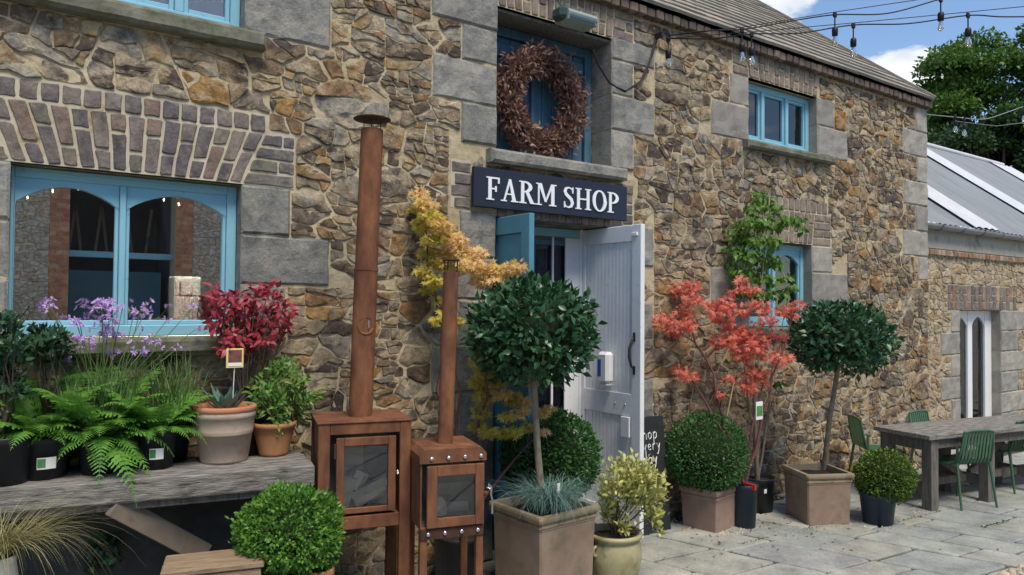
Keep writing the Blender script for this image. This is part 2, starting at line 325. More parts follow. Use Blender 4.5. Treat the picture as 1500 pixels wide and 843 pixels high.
MT['yellowmaple'] = leafmat('yellow_green_maple_leaf', [(.46, .48, .08), (.60, .55, .10), (.70, .58, .13), (.76, .54, .2)], .5, .48)
MT['burgundy'] = leafmat('burgundy_leaf', [(.15, .012, .024), (.27, .024, .045), (.37, .05, .07), (.42, .13, .08)], .42, .25)
MT['nandina'] = leafmat('nandina_leaf', [(.05, .13, .025), (.08, .2, .035), (.14, .27, .05), (.33, .22, .08)], .4, .25)
MT['darkleaf'] = leafmat('dark_shrub_leaf', [(.015, .04, .02), (.022, .065, .03), (.035, .09, .035), (.07, .09, .06)], .4, .15)
MT['agave'] = leafmat('agave_leaf', [(.09, .17, .14), (.13, .22, .18), (.17, .27, .22), (.2, .3, .24)], .5, .05)
MT['climber'] = leafmat('light_green_leaf', [(.045, .11, .018), (.075, .17, .025), (.13, .25, .04), (.25, .35, .08)], .42, .35)
MT['purple'] = leafmat('lilac_petal', [(.40, .22, .55), (.5, .3, .66), (.6, .38, .74), (.68, .5, .8)], .6, .3)
MT['yellowfl'] = leafmat('yellow_petal', [(.6, .5, .04), (.7, .6, .06), (.75, .66, .1), (.75, .7, .2)], .6, .2)
MT['dryleaf'] = leafmat('dried_flower', [(.07, .032, .026), (.14, .065, .048), (.24, .13, .095), (.50, .38, .30)], .75, .15)
MT['treeleaf'] = leafmat('tree_leaf', [(.022, .065, .014), (.05, .12, .018), (.10, .19, .028), (.17, .27, .045)], .5, .25)
MT['treedark'] = leafmat('dark_tree_leaf', [(.012, .036, .012), (.02, .055, .016), (.035, .08, .02), (.06, .11, .03)], .5, .2)
MT['flag'] = pieces('flagstone', [(.295, .31, .275), (.335, .345, .30), (.27, .285, .265), (.35, .35, .30), (.285, .29, .275), (.315, .315, .27), (.29, .305, .28)], rough=.75, fine=30, bmp=.5, dist=.006, mottle=.5, scale=3, spec=.3)
MT['shadeboard'] = simple('dark_shade_board', (.035, .037, .04), (.06, .062, .06), 6, .8, .3, .003)  # near-black colour that imitates the shade under the plant bench
MT['bed'] = simple('mossy_paving_joint', (.035, .034, .024), (.075, .07, .05), 8, 1, .8, .01, c3=(.075, .095, .025), s3=5, f3=(.5, .65))
MT['earth'] = simple('yard_ground', (.26, .24, .2), (.36, .34, .29), 2, 1, .6, .02)
MT['pebble'] = pieces('pebble', [(.4, .33, .24), (.45, .4, .32), (.3, .25, .2), (.5, .42, .3)], fine=60)
MT['green'] = simple('green_powdercoat', (.05, .125, .07), (.065, .15, .085), 5, .4, spec=.4)
MT['zinc'] = simple('zinc_gutter', (.22, .235, .235), (.29, .30, .3), 6, .55, metal=.0)
MT['sheet'] = simple('grey_sheet_roof', (.21, .225, .235), (.26, .275, .285), 3, .65, .1, .003, stretch=(1, .2, .2), spec=.15, c3=(.15, .175, .2), s3=5, f3=(.55, .75))
MT['skylite'] = simple('translucent_roof_sheet', (.52, .53, .55), (.6, .6, .61), 4, .5)
MT['render'] = simple('lime_render', (.36, .335, .28), (.43, .4, .34), 4, .95, .5, .006, c3=(.2, .18, .15), s3=4, f3=(.5, .7))
MT['floodgreen'] = simple('dark_green_plastic', (.04, .065, .06), (.055, .08, .075), 5, .4)
MT['floodgrey'] = simple('grey_green_plastic', (.26, .31, .28), (.3, .35, .32), 5, .4)
MT['cable'] = simple('black_cable', (.012, .011, .014), (.018, .016, .02), 5, .5)
MT['bulb'] = glassmat('bulb_glass', .22, (.97, .97, .95))
MT['filament'] = simple('filament_stem', (.75, .73, .68), (.8, .78, .72), 5, .4)
MT['iron'] = simple('black_iron', (.02, .018, .018), (.03, .028, .028), 9, .5)
MT['plasticwhite'] = simple('white_plastic', (.78, .79, .8), (.8, .8, .8), 5, .35)
MT['plasticblue'] = simple('blue_plastic', (.02, .10, .42), (.03, .13, .5), 5, .3)
MT['tagwhite'] = simple('white_card', (.78, .78, .76), (.8, .8, .78), 5, .6)
MT['taggreen'] = simple('green_print', (.05, .2, .08), (.1, .3, .1), 60, .6)
MT['tagyellow'] = simple('yellow_card', (.75, .6, .2), (.78, .65, .25), 5, .6)
MT['cream'] = simple('cream_enamel', (.72, .69, .6), (.76, .73, .65), 4, .5)
MT['copperglow'] = simple('dark_brown_print', (.12, .05, .05), (.2, .09, .07), 30, .6)
_m, _t, _p = nodes('lit_bulb'); _p.inputs['Emission Color'].default_value = (1, .8, .5, 1); _p.inputs['Emission Strength'].default_value = 6; MT['lit'] = _m
# ================================================================== masonry tools
def clip(poly, nx, nz, c):
    out = []; n = len(poly)
    for i in range(n):
        a, b = poly[i], poly[(i+1) % n]; da = nx*a[0]+nz*a[1]-c; db = nx*b[0]+nz*b[1]-c
        if da <= 0: out.append(a)
        if (da < 0 < db) or (db < 0 < da):
            t = da/(da-db); out.append((a[0]+(b[0]-a[0])*t, a[1]+(b[1]-a[1])*t))
    return out
def parea(p): return .5*sum(p[i][0]*p[(i+1) % len(p)][1]-p[(i+1) % len(p)][0]*p[i][1] for i in range(len(p)))
def rubble_cells(x0, x1, z0, z1, excl, stages, sx=1.55, seed=1, gap=(.002, .009)):
    """random rubble: power diagram of stones of mixed size, cut back where dressed stone, brick or openings stand"""
    rg = random.Random(seed); X = np.zeros(6000); Z = np.zeros(6000); RR = np.zeros(6000); n = 0
    for r, tries in stages:
        for _ in range(tries):
            x = rg.uniform(x0, x1); z = rg.uniform(z0, z1)
            if any(a-.02 < x < b+.02 and c-.015 < z < d+.015 for a, b, c, d in excl): continue
            q = r*rg.uniform(.8, 1.25)
            if n and (((X[:n]-x/sx)**2+(Z[:n]-z)**2) < ((RR[:n]+q)*.84)**2).any(): continue
            X[n], Z[n], RR[n] = x/sx, z, q; n += 1
    out = []
    for i in range(n):
        cx, cz, r = X[i], Z[i], RR[i]; m = r*2.1+.03
        p = [(max(cx-m, x0/sx), max(cz-m, z0)), (min(cx+m, x1/sx), max(cz-m, z0)), (min(cx+m, x1/sx), min(cz+m, z1)), (max(cx-m, x0/sx), min(cz+m, z1))]
        d2 = (X[:n]-cx)**2+(Z[:n]-cz)**2; nb = np.argsort(d2)[1:26]
        for j in nb:
            nx, nz = X[j]-cx, Z[j]-cz; l = math.hypot(nx, nz); nx /= l; nz /= l
            c = nx*cx+nz*cz+(l*l+r*r-RR[j]**2)/(2*l)
            p = clip(p, nx, nz, c-rg.uniform(*gap))
            if len(p) < 3: break
        if len(p) < 3: continue
        p = [(a*sx, b) for a, b in p]; sxc = cx*sx
        for a, b, c, d in excl:
            bx0 = min(q[0] for q in p); bx1 = max(q[0] for q in p); bz0 = min(q[1] for q in p); bz1 = max(q[1] for q in p)
            if bx1 < a or bx0 > b or bz1 < c or bz0 > d: continue
            g = .012; opts = [(a-sxc, (1, 0, a-g)), (sxc-b, (-1, 0, -b-g)), (c-cz, (0, 1, c-g)), (cz-d, (0, -1, -d-g))]
            p = clip(p, *max(opts)[1])
            if len(p) < 3: break
        if len(p) < 3 or parea(p) < .0009: continue
        out += shatter(p, rg)
    return out
def shatter(p, rg, lim=None):
    """break a big cell into bedded angular stones along uneven courses"""
    lim = lim or min(.06, max(.0035, rg.lognormvariate(-4.65, .85))); a = abs(parea(p))
    if a < lim*1.5 or a < .005: return [p]
    n = len(p); cx = sum(q[0] for q in p)/n; cz = sum(q[1] for q in p)/n; w_ = max(q[0] for q in p)-min(q[0] for q in p); h_ = max(q[1] for q in p)-min(q[1] for q in p)
    if w_ > h_*rg.uniform(1.3, 2.6): t = R(90+rg.gauss(0, 20)); 
    else: t = R(rg.gauss(0, 9))
    nx, nz = -math.sin(t), math.cos(t); c = nx*(cx+rg.uniform(-.16, .16)*w_)+nz*(cz+rg.uniform(-.2, .2)*h_); g = rg.uniform(.002, .005); o = []
    for q_ in (clip(p, nx, nz, c-g), clip(p, -nx, -nz, -c-g)):
        if len(q_) >= 3 and abs(parea(q_)) > .0008: o += shatter(q_, rg, lim*rg.uniform(.75, 1.3))
    return o
def stone_mb(mb, poly, Y, rg, proud, jit=.006, rough=1.0):
    """one stone: angular uneven outline, broken faceted face; bedded 3 cm into the mortar; front faces -y"""
    if parea(poly) < 0: poly = poly[::-1]
    n = len(poly); o = []
    for i in range(n):
        a, b = poly[i], poly[(i+1) % n]; l = math.hypot(b[0]-a[0], b[1]-a[1])
        if l < .014: o.append(a); continue
        k = min(.22, .005/l+rg.uniform(0, .07)); o.append((a[0]+(b[0]-a[0])*k, a[1]+(b[1]-a[1])*k))
        m = int(l/.075)
        for j in range(m): t = (j+1)/(m+1); e = .017 if l > .1 else .009; o.append((a[0]+(b[0]-a[0])*t+rg.uniform(-e, e*.5), a[1]+(b[1]-a[1])*t+rg.uniform(-e, e)))
        k2 = min(.22, .005/l+rg.uniform(0, .07)); o.append((b[0]-(b[0]-a[0])*k2, b[1]-(b[1]-a[1])*k2))
    n = len(o); cx = sum(p[0] for p in o)/n; cz = sum(p[1] for p in o)/n; sz = math.sqrt(abs(parea(o)))
    tx, tz = rg.uniform(-.07, .07)*rough, rg.uniform(-.09, .05)*rough; sd = rg.uniform(0, 50); am = min(.010, .04*sz)*rough; v = []
    def hgt(x, z, base): return Y-base-(x-cx)*tx-(z-cz)*tz-am*1.5*noise.noise((x*11+sd, z*14, sd))-am*.7*noise.noise((x*31+sd, z*37, sd))
    for p in o: v.append((p[0], Y+.03, p[1]))
    for p in o: v.append((p[0], min(Y-.003, hgt(p[0], p[1], proud*.5)), p[1]))
    ins = min(.010, sz*.07); top = []
    for p in o:
        dx, dz = p[0]-cx, p[1]-cz; l = math.hypot(dx, dz); k = max(.4, 1-ins*rg.uniform(.5, 1.5)/max(l, .01)); top.append(Vector((cx+dx*k, cz+dz*k)))
    edges = [(i, (i+1) % n) for i in range(n)]; pts = list(top); m = int(3+sz*26)
    if sz > .075:
        for _ in range(m):
            i = rg.randrange(n); t = rg.uniform(.05, .78); j = (i+1) % n; u = rg.random(); q = top[i].lerp(top[j], u); pts.append(Vector((cx+(q.x-cx)*t, cz+(q.y-cz)*t)))
    r_ = geometry.delaunay_2d_cdt(pts, edges, [], 1, 1e-6); vv, ff = r_[0], r_[2]
    ok = len(vv) == len(pts) and all(r_[3][k] == [k] for k in range(len(pts)))
    if not ok: vv = top; ff = [tuple(range(n))]
    for k, p in enumerate(vv): v.append((p.x, hgt(p.x, p.y, proud+(am*.6+rg.uniform(-am, am)*.8 if k >= n else rg.uniform(-am, am)*.3)), p.y))
    f = [(i, (i+1) % n, n+(i+1) % n, n+i) for i in range(n)]+[(n+i, n+(i+1) % n, 2*n+(i+1) % n, 2*n+i) for i in range(n)]
    for t in ff:
        ar = sum(vv[t[i]].x*vv[t[(i+1) % len(t)]].y-vv[t[(i+1) % len(t)]].x*vv[t[i]].y for i in range(len(t)))
        f.append(tuple(2*n+i for i in (t if ar > 0 else t[::-1])))
    mb.add(v, f)
def brick_mb(mb, poly, Y, rg, proud=.008):
    n = len(poly); cx = sum(p[0] for p in poly)/n; cz = sum(p[1] for p in poly)/n; v = []
    if parea(poly) < 0: poly = poly[::-1]
    b = .006; pr = proud+rg.uniform(-.004, .004)
    def off(p, s): l = max(.01, math.hypot(p[0]-cx, p[1]-cz)); return (p[0]-(p[0]-cx)/l*s, p[1]-(p[1]-cz)/l*s)
    o = []
    for i in range(n):
        a_, b_ = poly[i], poly[(i+1) % n]
        for t in (.06, .5, .94): o.append((a_[0]+(b_[0]-a_[0])*t+rg.uniform(-.0035, .0035), a_[1]+(b_[1]-a_[1])*t+rg.uniform(-.0035, .0035)))
    n = len(o)
    for s, y in ((0, .03), (0, -pr+.006), (b, -pr)):
        for p in o: q = off(p, s); v.append((q[0], Y+y+rg.uniform(-.0015, .0015), q[1]))
    v.append((cx, Y-pr-rg.uniform(0, .003), cz)); f = []
    for k in range(2):
        for i in range(n): f.append((k*n+i, k*n+(i+1) % n, (k+1)*n+(i+1) % n, (k+1)*n+i))
    for i in range(n): f.append((2*n+i, 2*n+(i+1) % n, 3*n))
    mb.add(v, f)
def block_mb(x0, x1, z0, z1, yf, yb, rg, amp=.009, bev=.014):
    """dressed granite block: pitched (rough) front face, chamfered arris"""
    mb = MB(); nx = max(2, int((x1-x0)/.06)); nz_ = max(2, int((z1-z0)/.06)); v = []; f = []
    s = rg.uniform(0, 90)
    for j in range(nz_+1):
        for i in range(nx+1):
            x = x0+bev+(x1-x0-2*bev)*i/nx; z = z0+bev+(z1-z0-2*bev)*j/nz_
            v.append((x, yf-amp*noise.noise((x*9+s, z*9, s))*1.6, z))
    for j in range(nz_):
        for i in range(nx): a = j*(nx+1)+i; f.append((a, a+1, a+nx+2, a+nx+1))
    ring = [i for i in range(nx)]+[nx+j*(nx+1) for j in range(nz_)]+[nz_*(nx+1)+nx-i for i in range(nx)]+[(nz_-j)*(nx+1) for j in range(nz_)]
    m = len(ring); b0 = len(v)
    for k in ring:
        x, y, z = v[k]
        X = x0 if x <= x0+bev+1e-6 else x1 if x >= x1-bev-1e-6 else x; Z = z0 if z <= z0+bev+1e-6 else z1 if z >= z1-bev-1e-6 else z
        e = rg.uniform(-.002, .004)+(.008 if rg.random() < .07 else 0)
        v.append((X, yf+bev*.8+e, Z))
    for k in range(m): v.append((v[b0+k][0], yb, v[b0+k][2]))
    for k in range(m):
        q = (k+1) % m; f.append((b0+k, b0+q, ring[q], ring[k])); f.append((b0+m+k, b0+m+q, b0+q, b0+k))
    mb.add(v, f); return mb
def wall_sheet(x0, x1, z0, z1, Y, holes, depth, step=.07, amp=.011, seed=3.3):
    """the bedding mortar face, uneven, with openings and their reveals"""
    xs = sorted({round(v, 4) for h in holes for v in h[:2] if x0 < v < x1} | {x0, x1}); zs = sorted({round(v, 4) for h in holes for v in h[2:] if z0 < v < z1} | {z0, z1})
    def fill(a):
        o = []
        for p, q in zip(a, a[1:]):
            k = max(1, round((q-p)/step)); o += [p+(q-p)*i/k for i in range(k)]
        return o+[a[-1]]
    ex, ez = set(xs), set(zs); xs, zs = fill(xs), fill(zs); mb = MB(); v = []; f = []
    for z in zs:
        for x in xs:
            q = 0 if (x in ex or z in ez) else amp*(noise.noise((x*6, z*6, seed))+.5*noise.noise((x*17, z*17, seed)))
            v.append((x, Y+q, z))
    nx = len(xs)
    for j in range(len(zs)-1):
        for i in range(nx-1):
            cx, cz = (xs[i]+xs[i+1])/2, (zs[j]+zs[j+1])/2
            if any(a < cx < b and c < cz < d for a, b, c, d in holes): continue
            a = j*nx+i; f.append((a, a+1, a+nx+1, a+nx))
    mb.add(v, f)
    for a, b, c, d in holes:
        y2 = Y+depth
        mb.add([(a, Y, c), (a, Y, d), (a, y2, d), (a, y2, c)], [(0, 1, 2, 3)]); mb.add([(b, Y, c), (b, y2, c), (b, y2, d), (b, Y, d)], [(0, 1, 2, 3)])
        mb.add([(a, Y, d), (b, Y, d), (b, y2, d), (a, y2, d)], [(0, 1, 2, 3)]); mb.add([(a, Y, c), (a, y2, c), (b, y2, c), (b, Y, c)], [(0, 1, 2, 3)])
    return mb
def shown(poly_c, Y, area):
    """rough size in the photograph, to pick the pieces that become objects"""
    x, z = poly_c; d = Vector((x, Y, z-CAMH)); dep = d.dot(_f)
    if dep < .3: return 0
    px = PW/2+FOC*d.dot(CR)/dep; py = PH/2-FOC*d.dot(CU)/dep
    if not (-30 < px < PW+30 and -30 < py < PH+30): return 0
    return area*abs(Y)/d.length/dep**2

# ================================================================== the main building
HX0, HX1, HZ = -4.0, 9.45, 4.36
bld = thing('stone_building', 'long two-storey rubble stone building with blue windows and slate roof, FARM SHOP over its door', 'building', (0, 0, 0))
LW, LU = (.07, 1.205, 1.655, 2.55), (.07, 1.205, 3.465, 4.30)
LOFT, DOOR = (3.02, 4.163, 2.985, 4.06), (3.02, 4.163, -.05, 2.50)
RU, RL = (5.955, 7.095, 3.455, 4.07), (5.955, 7.0, 1.655, 2.50)
quoins = []
def q(x0, x1, z0, z1, dep=.14): quoins.append((x0, x1, z0, z1, dep))
for x, z0, z1 in ((2.47, 3.87, 4.13), (2.72, 3.61, 3.862), (2.485, 3.305, 3.602), (2.72, 3.015, 3.298)): q(x, 3.02, z0, z1, .37)
for x, z0, z1 in ((4.66, 3.90, 4.085), (4.41, 3.61, 3.893), (4.66, 3.315, 3.602), (4.41, 2.99, 3.307)): q(4.163, x, z0, z1, .37)
for k, (z0, z1) in enumerate(((2.19, 2.525), (1.89, 2.182), (1.57, 1.882), (1.23, 1.562), (.9, 1.222), (.45, .892), (0, .442))):
    q((2.71, 2.5)[k % 2], 3.02, z0, z1, .37); q(4.163, (4.66, 4.42)[k % 2], z0, z1, .37)
for k, (z0, z1) in enumerate(((2.262, 2.55), (1.962, 2.254), (1.66, 1.954))): q(1.205, (1.495, 1.75, 1.48)[k], z0, z1); q((-.22, -.48, -.2)[k], .07, z0, z1)
for k, (z0, z1) in enumerate(((3.47, 3.79), (3.798, 4.1))): q(1.205, (1.735, 1.48)[k], z0, z1); q((-.45, -.2)[k], .07, z0, z1)
q(5.67, 5.955, 3.785, 4.07); q(5.41, 5.955, 3.45, 3.777); q(7.095, 7.42, 3.785, 4.075); q(7.095, 7.66, 3.46, 3.777)
for k, (z0, z1) in enumerate(((2.225, 2.5), (1.89, 2.217), (1.6, 1.882))): q((5.67, 5.41, 5.66)[k], 5.955, z0, z1); q(7.0, (7.37, 7.66, 7.36)[k], z0, z1)
for x, z0, z1 in ((9.16, 4.02, 4.345), (8.88, 3.71, 4.012), (9.2, 3.4, 3.702), (8.88, 3.11, 3.392), (9.16, 2.8, 3.102), (8.86, 2.49, 2.792), (9.22, 2.2, 2.482)): q(x, 9.45, z0, z1, .3)
sills = [(-.06, 1.315, 3.36, 3.463, 'mossy'), (-.1, 1.29, 1.56, 1.653, 'mossy'), (2.93, 4.285, 2.885, 2.985, 'loft'), (5.86, 7.33, 3.375, 3.453, 'mossy'), (5.86, 7.25, 1.57, 1.653, 'mossy')]
arch_rects = [(-.25, 1.35, 2.55, 2.99), (1.2, 1.52, 2.55, 2.885), (2.63, 2.81, 2.53, 2.885), (4.26, 4.42, 2.53, 2.885), (2.80, 4.27, 2.50, 2.80), (3.0, 4.41, 4.06, 4.345), (5.715, 7.14, 4.07, 4.345), (5.9, 7.345, 2.5, 2.84), (6.19, 7.29, 2.83, 2.95), (-4, 9.5, 4.30, 4.5)]
holes = [LW, LU, LOFT, DOOR, RU, RL]
facade = wall_sheet(HX0, HX1, -.05, HZ, WY, [(a-.004, b+.004, c-.004, d+.004) for a, b, c, d in holes], .36, amp=.006).build('facade', MT['mortar'], bld)
excl = holes+[t[:4] for t in quoins]+[t[:4] for t in sills]+arch_rects
rs = random.Random(5)
cells = rubble_cells(-1.2, 9.45, 0, 4.30, excl, [(.20, 60), (.14, 260), (.10, 1200), (.07, 3500), (.045, 7000)], sx=1.7, seed=11)
cells.sort(key=lambda p: -shown((sum(a for a, b in p)/len(p), sum(b for a, b in p)/len(p)), WY, abs(parea(p))))
rest = MB()
for i, p in enumerate(cells):
    a = math.sqrt(abs(parea(p))); pr = rs.uniform(.002, .016)+(.004 if a > .15 else 0)
    if i < 300:
        mb = MB(); stone_mb(mb, p, WY, rs, pr); mb.build('stone', MT['stone'], facade)
    else: stone_mb(rest, p, WY, rs, pr)
rest.build('rubble_stones', MT['stone'], facade, 'stuff')
for x0, x1, z0, z1, dep in quoins:
    block_mb(x0, x1, z0, z1, WY-rs.uniform(.010, .018), WY+dep, rs).build('quoin', MT['paleq'] if x0 > 5 else MT['granite'], bld)
for x0, x1, z0, z1, k in sills:
    block_mb(x0, x1, z0, z1, WY-.085, WY+.2, rs, .008, .02).build('sill', MT['granite'] if k == 'loft' else MT['sill'], bld)

def arch(x0, x1, z0, z1, lean, n, side_l=None, side_r=None, header=None, name='brick_arch', bm='brick', lm='lime'):
    """flat brick arch: fanned bricks, long and short alternating, brick stacks at its ends, a header course above"""
    rg = random.Random(int(x0*100)); xc = (x0+x1)/2; bed = MB()
    ax0 = min(x0, side_l if side_l is not None else x0)-.005; ax1 = max(x1, side_r if side_r is not None else x1)+.005
    bed.box(ax0, ax1, WY-.002, WY+.06, z0-.001, (header[2] if header else z1)+.006); root = bed.build(name, MT[lm], bld)
    hw = (x1-x0)/2; t = math.tan(R(lean)); H = z1-z0; g = .0075
    def X(u, z): return xc+u*(hw+(z-z0)*t)
    def put(poly):
        mb = MB(); brick_mb(mb, poly, WY-.002, rg); mb.build('brick', MT[bm], root)
    for i in range(n):
        u0, u1 = -1+2*i/n, -1+2*(i+1)/n; cut = z0+H*(.36 if i % 2 else .64)+rg.uniform(-.008, .008)
        for a, b in ((z0, cut), (cut, z1)):
            a2, b2 = a+g, b-g
            put([(X(u0, a2)+g, a2), (X(u1, a2)-g, a2), (X(u1, b2)-g, b2), (X(u0, b2)+g, b2)])
    for side, lim in ((-1, side_l), (1, side_r)):
        if lim is None: continue
        k = max(2, round(H/.083)); 
        for j in range(k):
            a, b = z0+H*j/k+g, z0+H*(j+1)/k-g; e0, e1 = X(side, a)+side*.012, X(side, b)+side*.012
            far = lim; m = far if j % 2 else (e1+far)/2+side*.02
            if abs(far-e1) < .05: continue
            if j % 2 == 0 or abs(far-e1) < .15:
                put([(e0, a), (far, a), (far, b), (e1, b)])
            else:
                mid = e1+(far-e1)*.6; put([(e0, a), (mid-.005, a), (mid-.005, b), (e1, b)]); put([(mid+.006, a), (far, a), (far, b), (mid+.006, b)])
    if header:
        hx0, hx1, hz = header; k = round((hx1-hx0)/.098)
        for i in range(k):
            a = hx0+(hx1-hx0)*i/k; b = hx0+(hx1-hx0)*(i+1)/k; put([(a+g, z1+g), (b-g, z1+g), (b-g, hz-g), (a+g, hz-g)])
    return root
MT['lime'] = simple('pale_lime_mortar', (.46, .41, .29), (.56, .505, .38), 9, .95, .6, .006, spec=.1, c3=(.40, .35, .26), s3=20, f3=(.55, .75))
arch(.075, 1.2, 2.555, 2.875, 22, 15, -.22, 1.515, (-.2, 1.34, 2.985))
arch(3.025, 4.16, 4.065, 4.335, 6, 15, None, 4.40, bm='brownbrick', lm='mortar')
arch(5.96, 7.09, 4.075, 4.335, 9, 14, 5.72, None, bm='brownbrick', lm='mortar')
arch(5.96, 7.0, 2.505, 2.835, 9, 13, None, 7.34, (6.2, 7.28, 2.972), bm='brownbrick', lm='mortar')
for x0, x1 in ((2.64, 2.80), (4.27, 4.41)):                          # brick stacks at the ends of the door lintel
    bed = MB(); bed.box(x0-.005, x1+.005, WY-.002, WY+.05, 2.535, 2.88); rt = bed.build('brick_stack', MT['lime'], bld)
    for j in range(4):
        mb = MB(); a = 2.54+j*.084; brick_mb(mb, [(x0+(.0 if j % 2 else .03), a), (x1, a), (x1, a+.072), (x0+(.0 if j % 2 else .03), a+.072)], WY-.002, rs); mb.build('brick', MT['brick'], rt)
bed = MB(); bed.box(3.0, 4.2, WY+.002, WY+.3, 2.515, 2.60); rt = bed.build('door_lintel', MT['mortar'], bld)
for k in range(14):
    mb = MB(); a = 3.03+k*.081; mb.box(a, a+.07, WY-.012, WY+.25, 2.497, 2.575, .006, jit=.002); mb.build('brick', MT['brick'], rt)
MT['eavebrick'] = pieces('weathered_eaves_brick', [(.13, .098, .075), (.16, .12, .09), (.11, .085, .068), (.18, .14, .105)], fine=50, mottle=.5, scale=12)
bed = MB(); bed.box(HX0, HX1, WY-.004, WY+.1, 4.305, 4.40); rt = bed.build('eaves_course', MT['mortar'], bld); mb2 = MB()
for k in range(130):
    a = 9.44-k*.103; m = mb2 if k > 56 else MB()
    m.box(a-.09, a, WY-.075-rs.uniform(0, .008), WY+.02, 4.312+rs.uniform(0, .004), 4.392, .008, jit=.003)
    if k <= 56: m.build('brick', MT['eavebrick'], rt)
mb2.build('eaves_bricks', MT['eavebrick'], rt, 'stuff')
# loft lintel timber and soffit
MB().box(3.03, 4.155, WY+.02, WY+.34, 4.035, 4.058, .004).build('lintel_board', MT['woodside'], bld)
# body of the building behind the facade: gable, back, room
SL = math.tan(R(38.6)); EY = 4.42; EZ = (WP(930, 0, EY).z+WP(1366, 147, EY).z)/2; RY = 8.0; RX = WP(1366, 148, EY).x
mb = MB(); mb.prism([(4.54, -.05), (11.5, -.05), (11.5, 4.36), (RY, EZ+(RY-EY)*SL-.15), (4.54, 4.36)], 0, .3)
mb.v = [(9.14+p[1], p[0], p[2]) for p in mb.v]; mb.f = [f[::-1] for f in mb.f]; mb.build('gable_wall', MT['mortar'], bld)
mb = MB(); r_ = (-3.5, 9.1, 4.87, 8.5, -.02, 4.33); x0, x1, y0, y1, z0, z1 = r_
mb.add([(x, y, z) for x in (x0, x1) for y in (y0, y1) for z in (z0, z1)], [(0, 2, 3, 1), (4, 5, 7, 6), (2, 6, 7, 3), (0, 4, 6, 2), (1, 3, 7, 5)])
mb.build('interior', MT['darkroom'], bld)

# ---- windows (parts frame, mullion, pane, arched heads)
def arc_board(x0, x1, zs, za, zt):
    p = [(x0, zt), (x0, zs)]
    for i in range(13):
        t = i/12; p.append((x0+.004+(x1-x0-.008)*t, zs+(za-zs)*math.sin(PI*t)**.85))
    return p+[(x1, zs), (x1, zt)]
def window(x0, x1, z0, z1, lights, heads=None, y=WY+.09, glass='pane', name='window', fl=.055, sw=.028, mh=.024):
    wr = bpy.data.objects.new(name, None); C.objects.link(wr); wr.parent = bld; B = MT['blue']; fw = .055
    fr = MB(); fr.box(x0, x0+fl, y, y+.07, z0, z1, .004); fr.box(x1-fw, x1, y, y+.07, z0, z1, .004)
    fr.box(x0+fl+.001, x1-fw-.001, y+.001, y+.07, z1-fw, z1, .004); fr.box(x0+fl+.001, x1-fw-.001, y-.012, y+.07, z0, z0+fw*1.15, .005); fr.build('frame', B, wr)
    MB().box(x0+fw, x1-fw, y-.004, y+.008, z1-.03, z1-.002, .003).build('drip_mould', B, wr)
    xs = [x0+fl]+lights+[x1-fw]
    for m in lights: MB().box(m-mh, m+mh, y-.006, y+.07, z0+fw*1.15, z1-fw, .004).build('mullion', B, wr)
    for i, (a, b) in enumerate(zip(xs, xs[1:])):
        a2 = a+(mh if i else 0); b2 = b-(mh if i < len(lights) else 0)
        s = MB(); s.box(a2+.002, a2+(sw if fl > .03 or i else .006), y+.014, y+.055, z0+fw*1.15, z1-fw, .003); s.box(b2-sw, b2-.002, y+.014, y+.055, z0+fw*1.15, z1-fw, .003)
        s.box(a2+(sw if fl > .03 or i else .006)+.001, b2-sw-.001, y+.015, y+.055, z0+fw*1.15, z0+fw*1.15+sw*1.25, .003)
        if not heads: s.box(a2+sw+.001, b2-sw-.001, y+.015, y+.055, z1-fw-sw, z1-fw, .003)
        s.build('sash', B, wr)
        if heads:
            h = MB(); h.prism(arc_board(a2+.003, b2-.003, heads[0], heads[1], z1-fw-.001), y+.010, y+.05); h.build('arched_head', B, wr)
        MB().box(a2+.01, b2-.01, y+.036, y+.040, z0+fw, z1-fw*.9).build('pane', MT[glass], wr)
    return wr
window(LW[0]+.003, LW[1]-.003, LW[2]+.003, LW[3]-.003, [.592], (2.365, 2.462), fl=.016, sw=.020, mh=.016)
window(LU[0]+.003, LU[1]-.003, LU[2]+.003, LU[3]-.003, [.52, .86], glass='panedark')
window(RU[0]+.003, RU[1]-.003, RU[2]+.003, RU[3]-.003, [6.30, 6.70], glass='panedark')
window(RL[0]+.003, RL[1]-.003, RL[2]+.003, RL[3]-.003, [6.48], (2.28, 2.39), glass='panedark')

# ---- loft doors behind the wreath
LY = WY+.27
ld = bpy.data.objects.new('loft_door', None); C.objects.link(ld); ld.parent = bld
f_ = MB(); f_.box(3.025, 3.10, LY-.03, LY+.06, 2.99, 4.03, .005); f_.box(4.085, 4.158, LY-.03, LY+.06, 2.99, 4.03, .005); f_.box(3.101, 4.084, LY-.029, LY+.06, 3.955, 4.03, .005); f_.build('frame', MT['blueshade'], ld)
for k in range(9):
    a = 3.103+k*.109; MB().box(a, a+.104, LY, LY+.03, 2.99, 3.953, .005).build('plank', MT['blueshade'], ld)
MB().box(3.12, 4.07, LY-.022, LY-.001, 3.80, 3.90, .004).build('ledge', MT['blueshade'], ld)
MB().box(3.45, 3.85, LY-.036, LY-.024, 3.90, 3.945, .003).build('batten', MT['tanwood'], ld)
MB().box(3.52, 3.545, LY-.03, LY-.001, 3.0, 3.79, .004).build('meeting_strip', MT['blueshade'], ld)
MB().tube([(3.44, LY-.002, 3.36), (3.44, LY-.035, 3.37), (3.44, LY-.035, 3.48), (3.44, LY-.002, 3.49)], .008, 6).build('handle', MT['iron'], ld)

